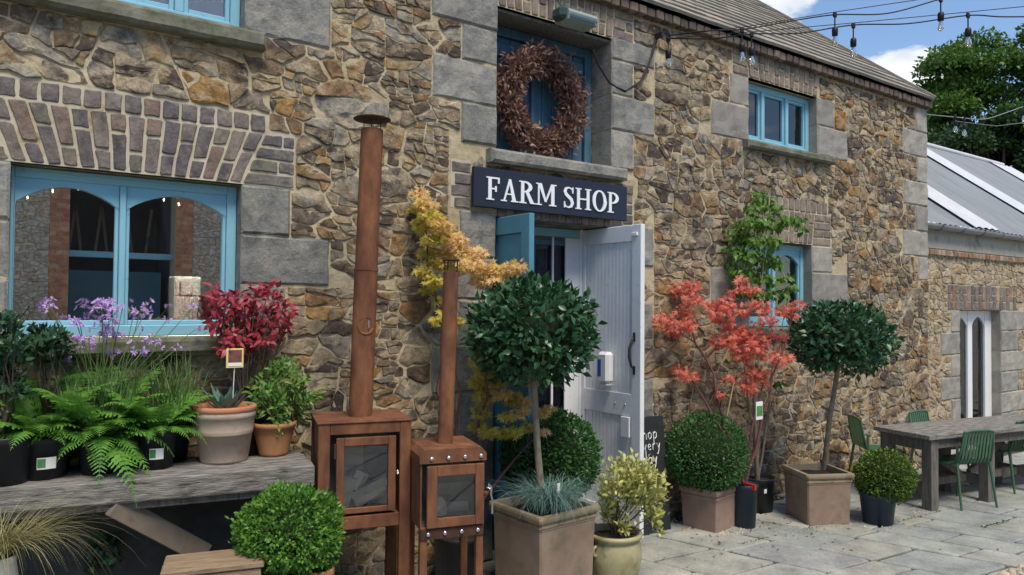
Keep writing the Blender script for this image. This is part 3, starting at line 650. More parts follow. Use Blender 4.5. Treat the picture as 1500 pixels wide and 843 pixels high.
# ---- shop door: frame, glazed inner doors, two outer leaves standing open
FY = 4.80
dfr = MB().box(4.09, 4.158, FY, FY+.06, 0, 2.49, .005).build('door_frame', MT['white'], bld)
fr = MB(); fr.box(3.025, 3.075, FY, FY+.06, 0, 2.49, .005); fr.box(3.076, 4.089, FY+.001, FY+.06, 2.425, 2.49, .005); fr.build('head', MT['blue'], dfr)
MB().box(3.935, 4.0895, FY+.004, FY+.018, .02, 2.42, .003).build('side_board', MT['white'], dfr)
MB().box(3.795, 3.815, FY+.005, FY+.019, .02, 2.42, .003).build('meeting_strip', MT['white'], dfr)
gd = bpy.data.objects.new('glazed_inner_door', None); C.objects.link(gd); gd.parent = bld
for a, b in ((3.08, 3.60), (3.605, 4.086)):
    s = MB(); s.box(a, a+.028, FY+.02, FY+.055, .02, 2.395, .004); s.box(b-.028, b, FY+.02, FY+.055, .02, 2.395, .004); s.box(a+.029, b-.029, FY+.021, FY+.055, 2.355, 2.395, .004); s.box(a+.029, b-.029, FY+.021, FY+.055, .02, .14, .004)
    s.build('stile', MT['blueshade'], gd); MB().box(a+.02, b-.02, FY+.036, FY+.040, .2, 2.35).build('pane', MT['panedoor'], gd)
def leaf(name, x, y0, y1, z0, z1, side, m, boards):
    """door leaf standing square to the wall; side = the side its framed face looks to (-1 = -x)"""
    lf = bpy.data.objects.new(name, None); C.objects.link(lf); lf.parent = bld; t = .045
    xa, xb = (x, x+t); xf = x if side < 0 else x+t
    s = MB()
    for a, b in ((y0, y0+.10), (y1-.10, y1)): s.box(xa, xb, a, b, z0, z1, .004)
    for a, b in ((z1-.13, z1), (z0+.92, z0+1.10), (z0, z0+.17)): s.box(xa+.0015, xb-.0015, y0+.101, y1-.101, a, b, .004)
    s.build('stile', m, lf)
    for a, b in ((z0+.171, z0+.919), (z0+1.101, z1-.131)):
        k = 13 if boards else 1; wd = (y1-y0-.204)/k
        for i in range(k):
            MB().box(xa+.016, xb-.016, y0+.102+i*wd+.0015, y0+.102+(i+1)*wd-.0015, a, b, .0035).build('board', m, lf)
    return lf
wl = leaf('grey_white_door_leaf', 4.112, 4.10, 4.86, .06, 2.49, -1, MT['white'], True); wl['label'] = 'grey-white inside of the open right door leaf'
bl = leaf('teal_door_leaf', 3.035, 4.10, 4.80, .06, 2.49, -1, MT['teal'], False); bl['label'] = 'teal blue outside of the open left door leaf'
MB().box(4.096, 4.1115, 4.13, 4.19, 2.40, 2.425, .003).build('bolt', MT['whitepaint'], wl)
h = MB(); h.tube([(4.10, 4.165, 1.60), (4.085, 4.165, 1.585), (4.06, 4.168, 1.52), (4.058, 4.168, 1.45), (4.08, 4.165, 1.38), (4.10, 4.165, 1.36)], [.006, .009, .011, .011, .009, .006], 8)
for z in (1.61, 1.35):
    for d in (-.022, 0, .022): h.lathe([(.018, 0), (.014, .006), (.004, .008)], 8, (0, 0, 0)) if False else h.box(4.104, 4.1115, 4.165-.013, 4.165+.013, z+d-.013, z+d+.013, .004)
h.build('handle', MT['iron'], wl)
for y in (4.27, 4.38, 4.50): MB().lathe([(.011, 0), (.009, .004), (.003, .006)], 8).build('screw', MT['steel'], wl).matrix_local = Matrix.Translation((4.1118, y, 1.07)) @ Matrix.Rotation(R(-90), 4, 'Y')
MB().box(4.095, 4.1125, 4.205, 4.30, .82, .98, .004).build('repair_block', MT['white'], wl)

# ---- slate roof
cosr, sinr = math.cos(R(38.6)), math.sin(R(38.6))
rf = MB(); rf.add([(HX0, EY+.02, EZ-.03), (RX-.02, EY+.02, EZ-.03), (RX-.02, RY, EZ+(RY-EY)*SL-.03), (HX0, RY, EZ+(RY-EY)*SL-.03), (RX-.02, 11.7, EZ-.03), (HX0, 11.7, EZ-.03)], [(0, 1, 2, 3), (3, 2, 4, 5)])
rf.add([(HX0, EY+.02, EZ-.03), (RX-.02, EY+.02, EZ-.03), (RX-.02, WY, EZ-.05), (HX0, WY, EZ-.05)], [(0, 3, 2, 1)])
roof = rf.build('roof', MT['rustdark'], bld)
sm = MB().box(-.208, .208, -.30, .30, -.014, .014).mesh('slate'); sm.materials.append(MT['slate']); spots = []
rows = int((RY-EY)/cosr/.24)
for j in range(rows+1):
    for i in range(22):
        x = RX-.21-i*.422-(.211 if j % 2 else 0)
        if x < 2.9: continue
        d = -.02+j*.24+.30; spots.append((x, EY+d*cosr, EZ+d*sinr, j))
spots.sort(key=lambda s: Vector((s[0], s[1], s[2]-CAMH)).length*(1+ .0*s[3])); restm = MB(); spots_half = []
for k, (x, y, z, j) in enumerate(spots):
    M = Matrix.Translation((x, y, z+.004)) @ Matrix.Rotation(R(38.6)-.07+rs.uniform(-.008, .008), 4, 'X') @ Matrix.Rotation(rs.uniform(-.012, .012), 4, 'Y') @ Matrix.Rotation(rs.uniform(-.01, .01), 4, 'Z')
    if j % 2 and abs(x-(RX-.421)) < .001: spots_half.append((k, M @ Matrix.Translation((.318, 0, 0)) @ Matrix.Diagonal((.5, 1, 1, 1))))
    if k < 280:
        o = bpy.data.objects.new('slate', sm); C.objects.link(o); o.parent = roof; o.matrix_local = M
    else: restm.box(-.208, .208, -.30, .30, -.014, .014, 0, M)
for k, M in spots_half: o = bpy.data.objects.new('slate', sm); C.objects.link(o); o.parent = roof; o.matrix_local = M
restm.build('slates', MT['slate'], roof, 'stuff')
MB().bar((RX-.002, EY-.015, EZ+.005), (RX-.002, RY, EZ+(RY-EY)*SL+.02), .022, .10, .004).build('verge', MT['slate'], roof)

# ================================================================== lower wing on the right
EXY = 4.88
ext = thing('stone_wing', 'low stone wing with grey sheet roof, gutter and white arched door', 'building', (0, 0, 0))
p0, p1 = WP(1405, 455, EXY), WP(1465, 460, EXY); ED = (p0.x, p1.x, -.05, p0.z+.0); DY = EXY*WP(1465, 460, 1).x/WP(1452, 460, 1).x
ew = wall_sheet(9.46, 18, -.05, 2.66, EXY, [(ED[0]-.004, ED[1]+.004, ED[2], ED[3]+.004)], DY-EXY+.2, .1).build('facade', MT['mortar'], ext)
eq = []
for k in range(6):
    z1 = ED[3]-k*.31; z0 = max(z1-.302, 0)
    if z1 <= 0.02: break
    eq.append((ED[0]-(.26 if k % 2 == 0 else .55), ED[0], z0, z1)); eq.append((ED[1], ED[1]+(.6 if k % 2 else .85), z0, z1))
eq[0] = (ED[0]-.26, ED[0], eq[0][2], eq[0][3])
for e in eq: block_mb(*e, EXY-.015, DY+.1, rs).build('quoin', MT['paleq'], ext)
ab = (ED[0]-.35, ED[1]+.55, ED[3]+.005, ED[3]+.36)
bd = MB().box(ab[0], ab[1], EXY-.002, EXY+.1, ab[2], ab[3]); ar = bd.build('brick_arch', MT['lime'], ext); k = 19
for i in range(k):
    a = ab[0]+(ab[1]-ab[0])*i/k; b = a+(ab[1]-ab[0])/k; c = ab[2]+(.12 if i % 2 else .22)
    for u, v in ((ab[2], c), (c, ab[3])):
        mb = MB(); brick_mb(mb, [(a+.006, u+.006), (b-.006, u+.006), (b-.006, v-.006), (a+.006, v-.006)], EXY-.002, rs); mb.build('brick', MT['redbrick'] if i % 4 == 1 else MT['brick'], ar)
cl = rubble_cells(9.5, 15, 0, 2.56, [ED]+eq+[ab], [(.15, 120), (.11, 700), (.075, 1600), (.05, 1500)], seed=4)
cl.sort(key=lambda p: -shown((sum(a for a, b in p)/len(p), sum(b for a, b in p)/len(p)), EXY, abs(parea(p)))); rest = MB()
MT['stonewarm'] = rubble_mat('warm_rubble_stone', [(.36, .28, .18), (.42, .34, .22), (.37, .30, .21), (.31, .245, .16), (.45, .38, .27), (.35, .23, .12), (.27, .21, .15), (.40, .35, .27), (.33, .27, .2)], (.45, .39, .29))
for i, p in enumerate(cl):
    if i < 300: mb = MB(); stone_mb(mb, p, EXY, rs, rs.uniform(.004, .018)); mb.build('stone', MT['stonewarm'], ew)
    else: stone_mb(rest, p, EXY, rs, .01)
rest.build('rubble_stones', MT['stonewarm'], ew, 'stuff')
bc = MB().box(9.46, 18, EXY-.004, EXY+.1, 2.565, 2.66).build('brick_course', MT['lime'], ext)
for k in range(60):
    a = 9.9+k*.112; mb = MB(); mb.box(a, a+.10, EXY-.04-rs.uniform(0, .012), EXY+.02, 2.572, 2.652, .01, jit=.004); mb.build('brick', MT['redbrick'], bc)
MB().box(9.46, 18, EXY-.012, EXY+.3, 2.668, 2.93).build('rendered_band', MT['render'], ext)
gt = MB(); pr = []
for i in range(9): a = PI+PI*i/8; pr.append((math.cos(a)*.065, math.sin(a)*.065))
v = []; f = []
for x in (9.50, 18):
    for (a, b) in pr: v.append((x, EXY-.10+a, 2.972+b))
    for (a, b) in pr[::-1]: v.append((x, EXY-.10+a*.88, 2.972+b*.88))
for i in range(18): f.append((i, (i+1) % 18, 18+(i+1) % 18, 18+i))
f.append(tuple(range(18))); f.append(tuple(range(18, 36))[::-1]); gt.add(v, f); gut = gt.build('gutter', MT['zinc'], ext)
for k in range(9):
    b = MB(); x = 10.35+k*.62; b.tube([(x, EXY-.10+math.cos(PI+PI*i/8)*.074, 2.972+math.sin(PI+PI*i/8)*.074) for i in range(9)], .012, 6); b.build('gutter_bracket', MT['zinc'], gut)
# sheet roof: standing ribs, translucent sheets set in it
GY, GZ, GT = EXY-.12, 2.985, math.tan(R(38)); GR = 7.75
def on_roof(px, py):
    d = ray(px, py); k = ((GZ-CAMH)-GY*GT)/(d.z-d.y*GT); return d*k
mb = MB(); L_ = []; x = 9.40; 
while x < 20: L_ += [(x, 0), (x+.03, .012), (x+.06, .012), (x+.09, 0)]; x += .15
def sheet(mb, prof, lift=0, y0=None, y1=None):
    y0 = GY if y0 is None else y0; y1 = GR if y1 is None else y1; v = []; f = []
    for (a, h) in prof: v += [(a, y0, GZ+(y0-GY)*GT+h+lift), (a, y1, GZ+(y1-GY)*GT+h+lift)]
    for i in range(len(prof)-1): f.append((2*i, 2*i+2, 2*i+3, 2*i+1))
    mb.add(v, f)
sheet(mb, L_); v = len(mb.v); mb.add([(9.4, GR, GZ+(GR-GY)*GT), (20, GR, GZ+(GR-GY)*GT), (20, 11.5, GZ-.2), (9.4, 11.5, GZ-.2)], [(0, 1, 2, 3)]); er = mb.build('roof', MT['sheet'], ext)
for (pa, pb, ya, yb) in ((on_roof(1442, 281).x, on_roof(1463, 281).x, GY+.0, GR), (on_roof(1500, 258).x, on_roof(1500, 268).x, GY, GR), (on_roof(1362, 288).x-.3, on_roof(1384, 289).x, GY+.0, GY+1.05)):
    x0, x1 = sorted((pa, pb)); m2 = MB(); n_ = max(2, int((x1-x0)/.1)); sheet(m2, [(x0+(x1-x0)*i/n_, .012 if i % 2 else .034) for i in range(n_+1)], .012, ya, yb); m2.build('rooflight_sheet', MT['skylite'], er)
MB().tube([(9.4, GR, GZ+(GR-GY)*GT+.03), (20, GR, GZ+(GR-GY)*GT+.03)], .05, 8).build('ridge_cap', MT['skylite'], er)
# arched white door
dr = bpy.data.objects.new('arched_glazed_door', None); C.objects.link(dr); dr.parent = ext; a, b, zt = ED[0], ED[1], ED[3]-.005; wd = b-a
s = MB(); m0 = WP(1421, 500, DY).x; mw_ = (WP(1424.5, 500, DY).x-WP(1418, 500, DY).x)/2; rw = b-WP(1443, 500, DY).x
for u, v in ((a, a+.05), (m0-mw_, m0+mw_), (b-rw, b)): s.box(u, v, DY, DY+.06, 0, zt, .005)
s.box(a+.051, m0-mw_-.001, DY+.001, DY+.06, 0, .2); s.box(m0+mw_+.001, b-rw-.001, DY+.001, DY+.06, 0, .2); s.build('frame', MT['whitepaint'], dr)
for u, v in ((a+.052, m0-mw_-.002), (m0+mw_+.002, b-rw-.002)):
    h = MB(); h.prism(arc_board(u, v, zt-.22, zt-.09, zt-.001), DY+.008, DY+.05); h.build('arched_head', MT['whitepaint'], dr); MB().box(u-.02, v+.02, DY+.03, DY+.034, .1, zt-.05).build('pane', MT['panedark'], dr)
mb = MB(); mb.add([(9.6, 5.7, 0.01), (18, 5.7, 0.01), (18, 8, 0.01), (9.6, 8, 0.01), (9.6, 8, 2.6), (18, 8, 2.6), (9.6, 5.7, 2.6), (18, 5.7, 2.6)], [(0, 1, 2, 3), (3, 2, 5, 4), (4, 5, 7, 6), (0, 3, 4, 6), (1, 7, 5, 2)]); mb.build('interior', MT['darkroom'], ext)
# ================================================================== ground and paving
g = MB(); g.add([(-600, -600, -.06), (600, -600, -.06), (600, 600, -.06), (-600, 600, -.06)], [(0, 1, 2, 3)]); tag(g.build('ground', MT['earth']), kind='structure')
bed = MB(); v = []; f = []; nx, ny = 90, 34
for j in range(ny+1):
    for i in range(nx+1):
        x, y = -3+19*i/nx, -2.2+6.72*j/ny; v.append((x, y, -.012+.008*noise.noise((x*5, y*5, 1))))
for j in range(ny):
    for i in range(nx): a = j*(nx+1)+i; f.append((a, a+1, a+nx+2, a+nx+1))
bed.add(v, f); pave = tag(bed.build('paving', MT['bed']), kind='structure')
ua, va = R(-4.3), R(-72); U = Vector((math.cos(ua), math.sin(ua))); V = -Vector((math.cos(va), math.sin(va)))   # joint directions measured on the ground
rg = random.Random(8); flags = []; u = -5.0
O2 = Vector((0, 4.47))
while u < 17:
    wd = rg.choice((.36, .44, .52, .6)); t = -7+rg.uniform(0, .5)
    while t < 0.25:
        ln = rg.choice((.28, .4, .5, .6, .72)); cs = []
        for a, b in ((u, t), (u+wd, t), (u+wd, t+ln), (u, t+ln)):
            sgn = .011; aa = a+(sgn if a == u else -sgn); bb = b+(sgn if b == t else -sgn)
            p = O2+U*(aa+rg.uniform(-.006, .006))+V*(bb+rg.uniform(-.006, .006)); cs.append((p.x, p.y))
        cx = sum(c[0] for c in cs)/4; cy = sum(c[1] for c in cs)/4
        cs = [(x, min(y, 4.47)) for x, y in cs]
        if max(c[1] for c in cs)-min(c[1] for c in cs) > .08 and cx > -3 and cy > -2: flags.append((cx, cy, cs))
        t += ln
    u += wd
def flag_key(fl):
    d = Vector((fl[0], fl[1], -CAMH)); dep = d.dot(_f)
    if dep < .5: return 99
    px = PW/2+FOC*d.dot(CR)/dep; py = PH/2-FOC*d.dot(CU)/dep
    return dep if (-60 < px < PW+60 and py < PH+70) else 50+dep
flags.sort(key=flag_key); rest = MB()
def flag(mb, cs):
    n = 4; o = []
    for i in range(4):
        a, b = cs[i], cs[(i+1) % 4]
        for k in range(4):
            t = k/4+.04*(k > 0); e = rg.uniform(-.006, .006) if k else 0
            if k == 0:
                p, q2 = cs[i-1], b
                o.append((a[0]+(p[0]-a[0])*.03, a[1]+(p[1]-a[1])*.03)); o.append((a[0]+(b[0]-a[0])*.03, a[1]+(b[1]-a[1])*.03))
            else: o.append((a[0]+(b[0]-a[0])*t+e, a[1]+(b[1]-a[1])*t+e))
    n = len(o); cx = sum(p[0] for p in o)/n; cy = sum(p[1] for p in o)/n; tx, ty = rg.uniform(-.006, .006), rg.uniform(-.006, .006); h = rg.uniform(0, .005); v = []
    for s, z in ((1, -.03), (1, -.004), (.975, .004)):
        for p in o: x, y = cx+(p[0]-cx)*s, cy+(p[1]-cy)*s; v.append((x, y, z+h+(x-cx)*tx+(y-cy)*ty if z > -.02 else z))
    v.append((cx, cy, .005+h)); f = []
    for k in range(2):
        for i in range(n): f.append((k*n+i, k*n+(i+1) % n, (k+1)*n+(i+1) % n, (k+1)*n+i))
    for i in range(n): f.append((2*n+i, 2*n+(i+1) % n, 3*n))
    mb.add(v, f)
for k, (cx, cy, cs) in enumerate(flags):
    if k < 290: mb = MB(); flag(mb, cs); mb.build('flagstone', MT['flag'], pave)
    else: flag(rest, cs)
rest.build('flagstones', MT['flag'], pave, 'stuff')
# loose gravel and pebbles: along the wall foot, and the cobbled edge in the near right corner
pb = MB()
def pebble(mb, x, y, r, z=0):
    n = 6; v = [(x, y, z+r*.75)]
    for k in range(n): a = 2*PI*k/n; q = r*rg.uniform(.75, 1.15); v.append((x+q*math.cos(a)*.62, y+q*math.sin(a)*.62, z+r*.6))
    for k in range(n): a = 2*PI*k/n+.3; q = r*rg.uniform(.9, 1.2); v.append((x+q*math.cos(a), y+q*math.sin(a), z-.004))
    f = [(0, 1+k, 1+(k+1) % n) for k in range(n)]+[(1+k, 7+k, 7+(k+1) % n, 1+(k+1) % n) for k in range(n)]; mb.add(v, f, True)
for _ in range(420): x = rg.uniform(3.0, 9.4); pebble(pb, x, 4.46-abs(rg.gauss(0, .10)), rg.uniform(.006, .018))
for cx, cy, n, s in ((4.9, 3.95, 40, .07), (5.05, 3.93, 25, .08), (5.9, 3.45, 30, .12), (6.3, 3.3, 25, .15), (4.75, 4.2, 30, .06), (6.9, 3.4, 25, .12), (3.5, 3.8, 30, .1)):
    for _ in range(n): pebble(pb, cx+rg.gauss(0, s), cy+rg.gauss(0, s*.5), rg.uniform(.004, .013), .006)
tag(pb.build('gravel', MT['pebble']), kind='stuff')
pb = MB(); a0 = GP(1385, 843)
for _ in range(900):
    x = rg.uniform(5.75, 9.5); y0 = GP(1470, 838).y+(x-GP(1470, 838).x)*-.02
    pebble(pb, x+rg.uniform(-.1, .1), y0-.03-rg.uniform(0, .55), rg.uniform(.018, .045), .004)
tag(pb.build('cobbled_edge', MT['pebble']), kind='stuff')
# moss in the joints
mo = MB()
for (px, py, n, s) in ((1290, 768, 60, .05), (1340, 760, 70, .08), (1120, 790, 60, .12), (1467, 768, 90, .07), (1455, 769, 60, .06), (1180, 778, 60, .1), (1370, 752, 50, .08), (1235, 770, 50, .08)):
    c = GP(px, py)
    for _ in range(n):
        t = rg.gauss(0, s*1.6); x, y = c.x+U.x*t+rg.gauss(0, .008), c.y+U.y*t+rg.gauss(0, .008); h = rg.uniform(.008, .02); a = rg.uniform(0, 6.28)
        mo.add([(x+.008*math.cos(a), y+.008*math.sin(a), 0), (x-.008*math.cos(a), y-.008*math.sin(a), 0), (x+rg.uniform(-.01, .01), y+rg.uniform(-.01, .01), h)], [(0, 1, 2)])
tag(mo.build('moss', MT['boxolive']), kind='stuff')

# ================================================================== the building across the yard (seen in the window glass)
opp = thing('opposite_building', 'stone and brick building across the yard, reflected in the window glass', 'building', (0, -6, 0))
def MX(px, py): p = WP(px, py, 2*WY+6); return p.x, p.z
w0, w1 = MX(75, 283)[0], MX(105, 283)[0]; w2, w3 = MX(262, 300)[0], MX(288, 300)[0]; ztop = MX(95, 283)[1]
MT['opstone'] = rubble_mat('pale_rubble_stone', [(.55, .46, .33), (.6, .52, .4), (.48, .4, .3), (.62, .56, .45), (.52, .42, .28)], (.6, .55, .45))
mb = MB(); hol = [(w1, w2, -.05, ztop+.0)]
for a, b in ((-9, w0), (w3, 16)): mb.box(a, b, -.5, 0, 0, ztop+.3)
mb.build('stone_wall', MT['render'], opp); rest = MB(); rso = random.Random(3)
for a, b in ((w0-2.2, w0), (w3, w3+2.4)):
    for p in rubble_cells(a, b, .6, ztop+.25, [], [(.16, 60), (.11, 300), (.07, 500)], seed=6):
        m2 = MB(); stone_mb(m2, p, 0, rso, .012); rest.add([(x, -y, z) for x, y, z in m2.v], [f[::-1] for f in m2.f])
rest.build('rubble_stones', MT['opstone'], opp, 'stuff'); rest = MB()
for a, b in ((w0, w1), (w2, w3)):
    MB().box(a+.002, b-.002, -.5, .004, 0, ztop+.3).build('brick_pier', MT['lime'], opp)
    z = .6; j = 0
    while z < ztop+.25:
        k = 3 if j % 2 else 2; wd = (b-a)/k
        for i in range(k): rest.box(a+i*wd+.006, a+(i+1)*wd-.006, -.02, .014, z, z+.072)
        z += .083; j += 1
MT['opbrick'] = pieces('orange_brick', [(.55, .23, .12), (.6, .28, .15), (.48, .2, .12), (.62, .34, .2)], fine=40)
rest.build('pier_bricks', MT['opbrick'], opp, 'stuff')
mb = MB(); mb.box(w1-.2, w2+.2, -3, -2.9, 0, ztop+1); mb.box(w1-.25, w1-.15, -3, -.5, 0, ztop+1); mb.box(w2+.15, w2+.25, -3, -.5, 0, ztop+1); mb.build('barn_interior', MT['barn'], opp)
for k in range(7):
    x = w1+(w2-w1)*(k+.6)/7.4; MB().bar((x, -2.2, MX(140, 364)[1]), (x+.12*(-1)**k, -2.2, ztop+.1), .05, .05).build('pole', MT['render'], opp)
MB().box(w1+.001, w2-.001, -.4, -.2, MX(140, 375)[1], MX(140, 366)[1]).build('blue_beam', MT['blue'], opp)
MB().box(w1+.001, w2-.001, -1.5, -1.4, .3, MX(140, 392)[1]).build('blue_partition', MT['teal'], opp)
mb = MB(); mb.box(-9, 16, -.62, .18, ztop+.301, ztop+.42); mb.add([(-9, .2, ztop+.4), (16, .2, ztop+.4), (16, -4, ztop+3), (-9, -4, ztop+3)], [(0, 1, 2, 3)]); mb.build('roof', MT['rustdark'], opp)

# a few dead leaves lying on the flags
lf_ = MB()
for _ in range(150):
    x, y = (rg.uniform(3.6, 9.5), rg.uniform(2.4, 4.4)) if rg.random() < .5 else (rg.gauss(5.3, .5), rg.gauss(3.8, .3))
    if y > 4.4: continue
    a = rg.uniform(0, 6.28); s = rg.uniform(.008, .02); c_, s_ = math.cos(a)*s, math.sin(a)*s
    lf_.add([(x-c_, y-s_, .012), (x+s_*.5, y-c_*.5, .014), (x+c_, y+s_, .012+s*.5), (x-s_*.5, y+c_*.5, .014)], [(0, 1, 2, 3)])
tag(lf_.build('fallen_leaves', MT['dryleaf']), kind='stuff')
# ================================================================== things on and by the wall
def XP(px, py, X): d = ray(px, py); d = d*(X/d.x); return Vector((X, d.y, d.z+CAMH))
def mid(*ps): return sum(ps, Vector())/len(ps)
# ---- FARM SHOP sign
s0, s1, s2, s3 = WP(695.5, 241, 4.44), WP(920, 276, 4.44), WP(693, 301, 4.44), WP(917.5, 325, 4.44)
sx0, sx1, sz0, sz1 = (s0.x+s2.x)/2, (s1.x+s3.x)/2, (s2.z+s3.z)/2, (s0.z+s1.z)/2
sign = thing('shop_sign', 'dark navy board sign with white capitals FARM SHOP above the doorway', 'sign', (sx0, 4.44, sz0))
MB().box(0, sx1-sx0, 0, .035, 0, sz1-sz0, .004).build('board', MT['signblue'], sign)
def P4(x0, z0, x1, z1): return [(x0, z0), (x1, z0), (x1, z1), (x0, z1)]
def band(cx, cz, rx, rz, ix, iz, a0, a1, n=16):
    o = [(cx+rx*math.cos(a0+(a1-a0)*i/n), cz+rz*math.sin(a0+(a1-a0)*i/n)) for i in range(n+1)]
    return o, [(cx+ix*math.cos(a0+(a1-a0)*i/n), cz+iz*math.sin(a0+(a1-a0)*i/n)) for i in range(n+1)]
def strip(o, i): return [[o[k], o[k+1], i[k+1], i[k]] for k in range(len(o)-1)]
def stroke(pts, ws):
    o = []; i = []
    for k, p in enumerate(pts):
        a, b = pts[max(k-1, 0)], pts[min(k+1, len(pts)-1)]; dx, dz = b[0]-a[0], b[1]-a[1]; l = math.hypot(dx, dz); w_ = ws[k]/2
        o.append((p[0]-dz/l*w_, p[1]+dx/l*w_)); i.append((p[0]+dz/l*w_, p[1]-dx/l*w_))
    return strip(o, i)
SF = .055
def serif(x, w_, z): return P4(x-.05, z, x+w_+.05, z+SF)
GL = {}
GL['F'] = (.56, [P4(.08, 0, .22, 1), P4(0, 0, .33, SF), P4(0, 1-SF, .10, 1), P4(.2, 1-.075, .55, 1), P4(.48, .74, .55, 1), P4(.2, .46, .42, .53), P4(.36, .37, .43, .62)])
GL['A'] = (.74, [[(.10, 0), (.165, 0), (.40, .86), (.35, 1)], [(.50, 0), (.66, 0), (.43, 1), (.33, 1)], P4(.2, .30, .52, .36), P4(0, 0, .25, SF), P4(.43, 0, .75, SF)])
o_, i_ = band(.24, .745, .33, .255, .17, .18, PI/2, -PI/2)
GL['R'] = (.70, [P4(.08, 0, .22, 1), P4(0, 0, .32, SF), P4(0, 1-SF, .10, 1), P4(.2, 1-.07, .25, 1), P4(.2, .49, .25, .56)]+strip(o_, i_)+[[(.26, .52), (.40, .54), (.64, .04), (.48, .0)], P4(.48, 0, .72, SF)])
GL['M'] = (.92, [P4(.09, 0, .16, 1), P4(.70, 0, .85, 1), [(.09, 1), (.26, 1), (.49, .16), (.40, .16)], [(.70, 1), (.80, 1), (.47, .16), (.41, .16)], P4(0, 0, .26, SF), P4(.60, 0, .94, SF), P4(0, 1-SF, .15, 1), P4(.80, 1-SF, .94, 1)])
GL['S'] = (.54, stroke([(.455, .78), (.42, .9), (.28, .965), (.14, .92), (.085, .77), (.14, .635), (.26, .53), (.38, .425), (.44, .25), (.39, .09), (.25, .03), (.11, .08), (.06, .22)], [.045, .06, .07, .11, .14, .15, .155, .155, .14, .11, .07, .06, .045])+[P4(.43, .70, .48, .99), P4(.03, .01, .08, .30)])
GL['H'] = (.80, [P4(.08, 0, .22, 1), P4(.56, 0, .70, 1), P4(.2, .46, .58, .53)]+[P4(a, b, a+.30, b+SF) for a in (0, .48) for b in (0, 1-SF)])
o_, i_ = band(.36, .5, .36, .52, .21, .45, 0, 2*PI, 32)
GL['O'] = (.73, strip(o_, i_))
o_, i_ = band(.24, .72, .34, .28, .19, .205, PI/2, -PI/2)
GL['P'] = (.60, [P4(.08, 0, .22, 1), P4(0, 0, .33, SF), P4(0, 1-SF, .10, 1), P4(.2, 1-.07, .25, 1), P4(.2, .44, .25, .51)]+strip(o_, i_))
ta, tb = WP(712, 275, 4.44).x-sx0, WP(907, 297, 4.44).x-sx0
tot = sum(GL[c][0] if c != ' ' else .34 for c in 'FARM SHOP')+.05*7; kx = (tb-ta)/tot; capz0 = (WP(711, 292, 4.44).z+WP(889, 311.5, 4.44).z)/2-sz0; cap = (WP(713, 258.5, 4.44).z+WP(893, 282, 4.44).z)/2-sz0-capz0
x = ta
for ch in 'FARM SHOP':
    if ch == ' ': x += .30*kx; continue
    mb = MB(); wd, polys = GL[ch]
    for k, p in enumerate(polys): mb.prism([(x+a*kx, capz0+b*cap) for a, b in p], -.006-.0002*k, -.0005)
    mb.build('letter', MT['letter'], sign); x += (wd+.05)*kx

# ---- wreath of dried flowers
wc = WP(790, 152, 4.66)
wreath = thing('dried_wreath', 'large round brown wreath of dried flowers hanging in the blue loft doorway', 'wreath', wc)
mb = MB(); pts = [((.335)*math.cos(2*PI*i/40), 0, .335*math.sin(2*PI*i/40)) for i in range(41)]; mb.tube(pts, .05, 8, False); mb.build('ring', MT['rustdark'], wreath)

# ---- floodlight over the loft
fc = WP(838, 25, 4.36); fl = thing('floodlight', 'dark green box floodlight with grey hood above the loft doorway', 'floodlight', fc)
mb = MB(); mb.box(-.155, .06, -.06, .07, -.05, .045, .022); mb.build('housing', MT['floodgreen'], fl)
mb = MB(); pr = [(-.075+.0, -.055)]+[(-.085+.16*(1-math.cos(PI/2*i/6)), .055*math.sin(PI/2*i/6)) for i in range(7)]+[(.085, .055), (.085, -.055)]
v = [(-.10, a, b) for a, b in pr]+[(.19, a, b) for a, b in pr]; n = len(pr); mb.add(v, [tuple(range(n)), tuple(range(n, 2*n))[::-1]]+[(i, i+n, (i+1) % n+n, (i+1) % n) for i in range(n)]); mb.build('hood', MT['floodgrey'], fl)
MB().box(-.09, .18, -.088, -.078, -.052, -.006, .003).build('lens', MT['stoveglass'], fl)
mb = MB(); mb.box(-.02, .02, .07, .14, -.02, .02); mb.tube([(-.10, .0, .045), (-.13, .03, .14), (-.15, .1, .26)], .008, 6); mb.build('bracket', MT['floodgreen'], fl)

# ---- soap dispenser on the white leaf
da = XP(893, 538, 4.111); dsp = thing('soap_dispenser', 'white wall dispenser with blue bottle window on the open grey-white door leaf', 'dispenser', (4.1105, da.y, da.z))
mb = MB(); mb.box(-.085, 0, -.062, .062, -.125, .125, .022); mb.build('cover', MT['plasticwhite'], dsp)
MB().box(-.0865, -.030, .0, .0635, -.085, .075, .012).build('bottle', MT['plasticblue'], dsp)
MB().box(-.07, -.002, -.045, .045, -.150, -.124, .010).build('nozzle_tray', MT['plasticwhite'], dsp)

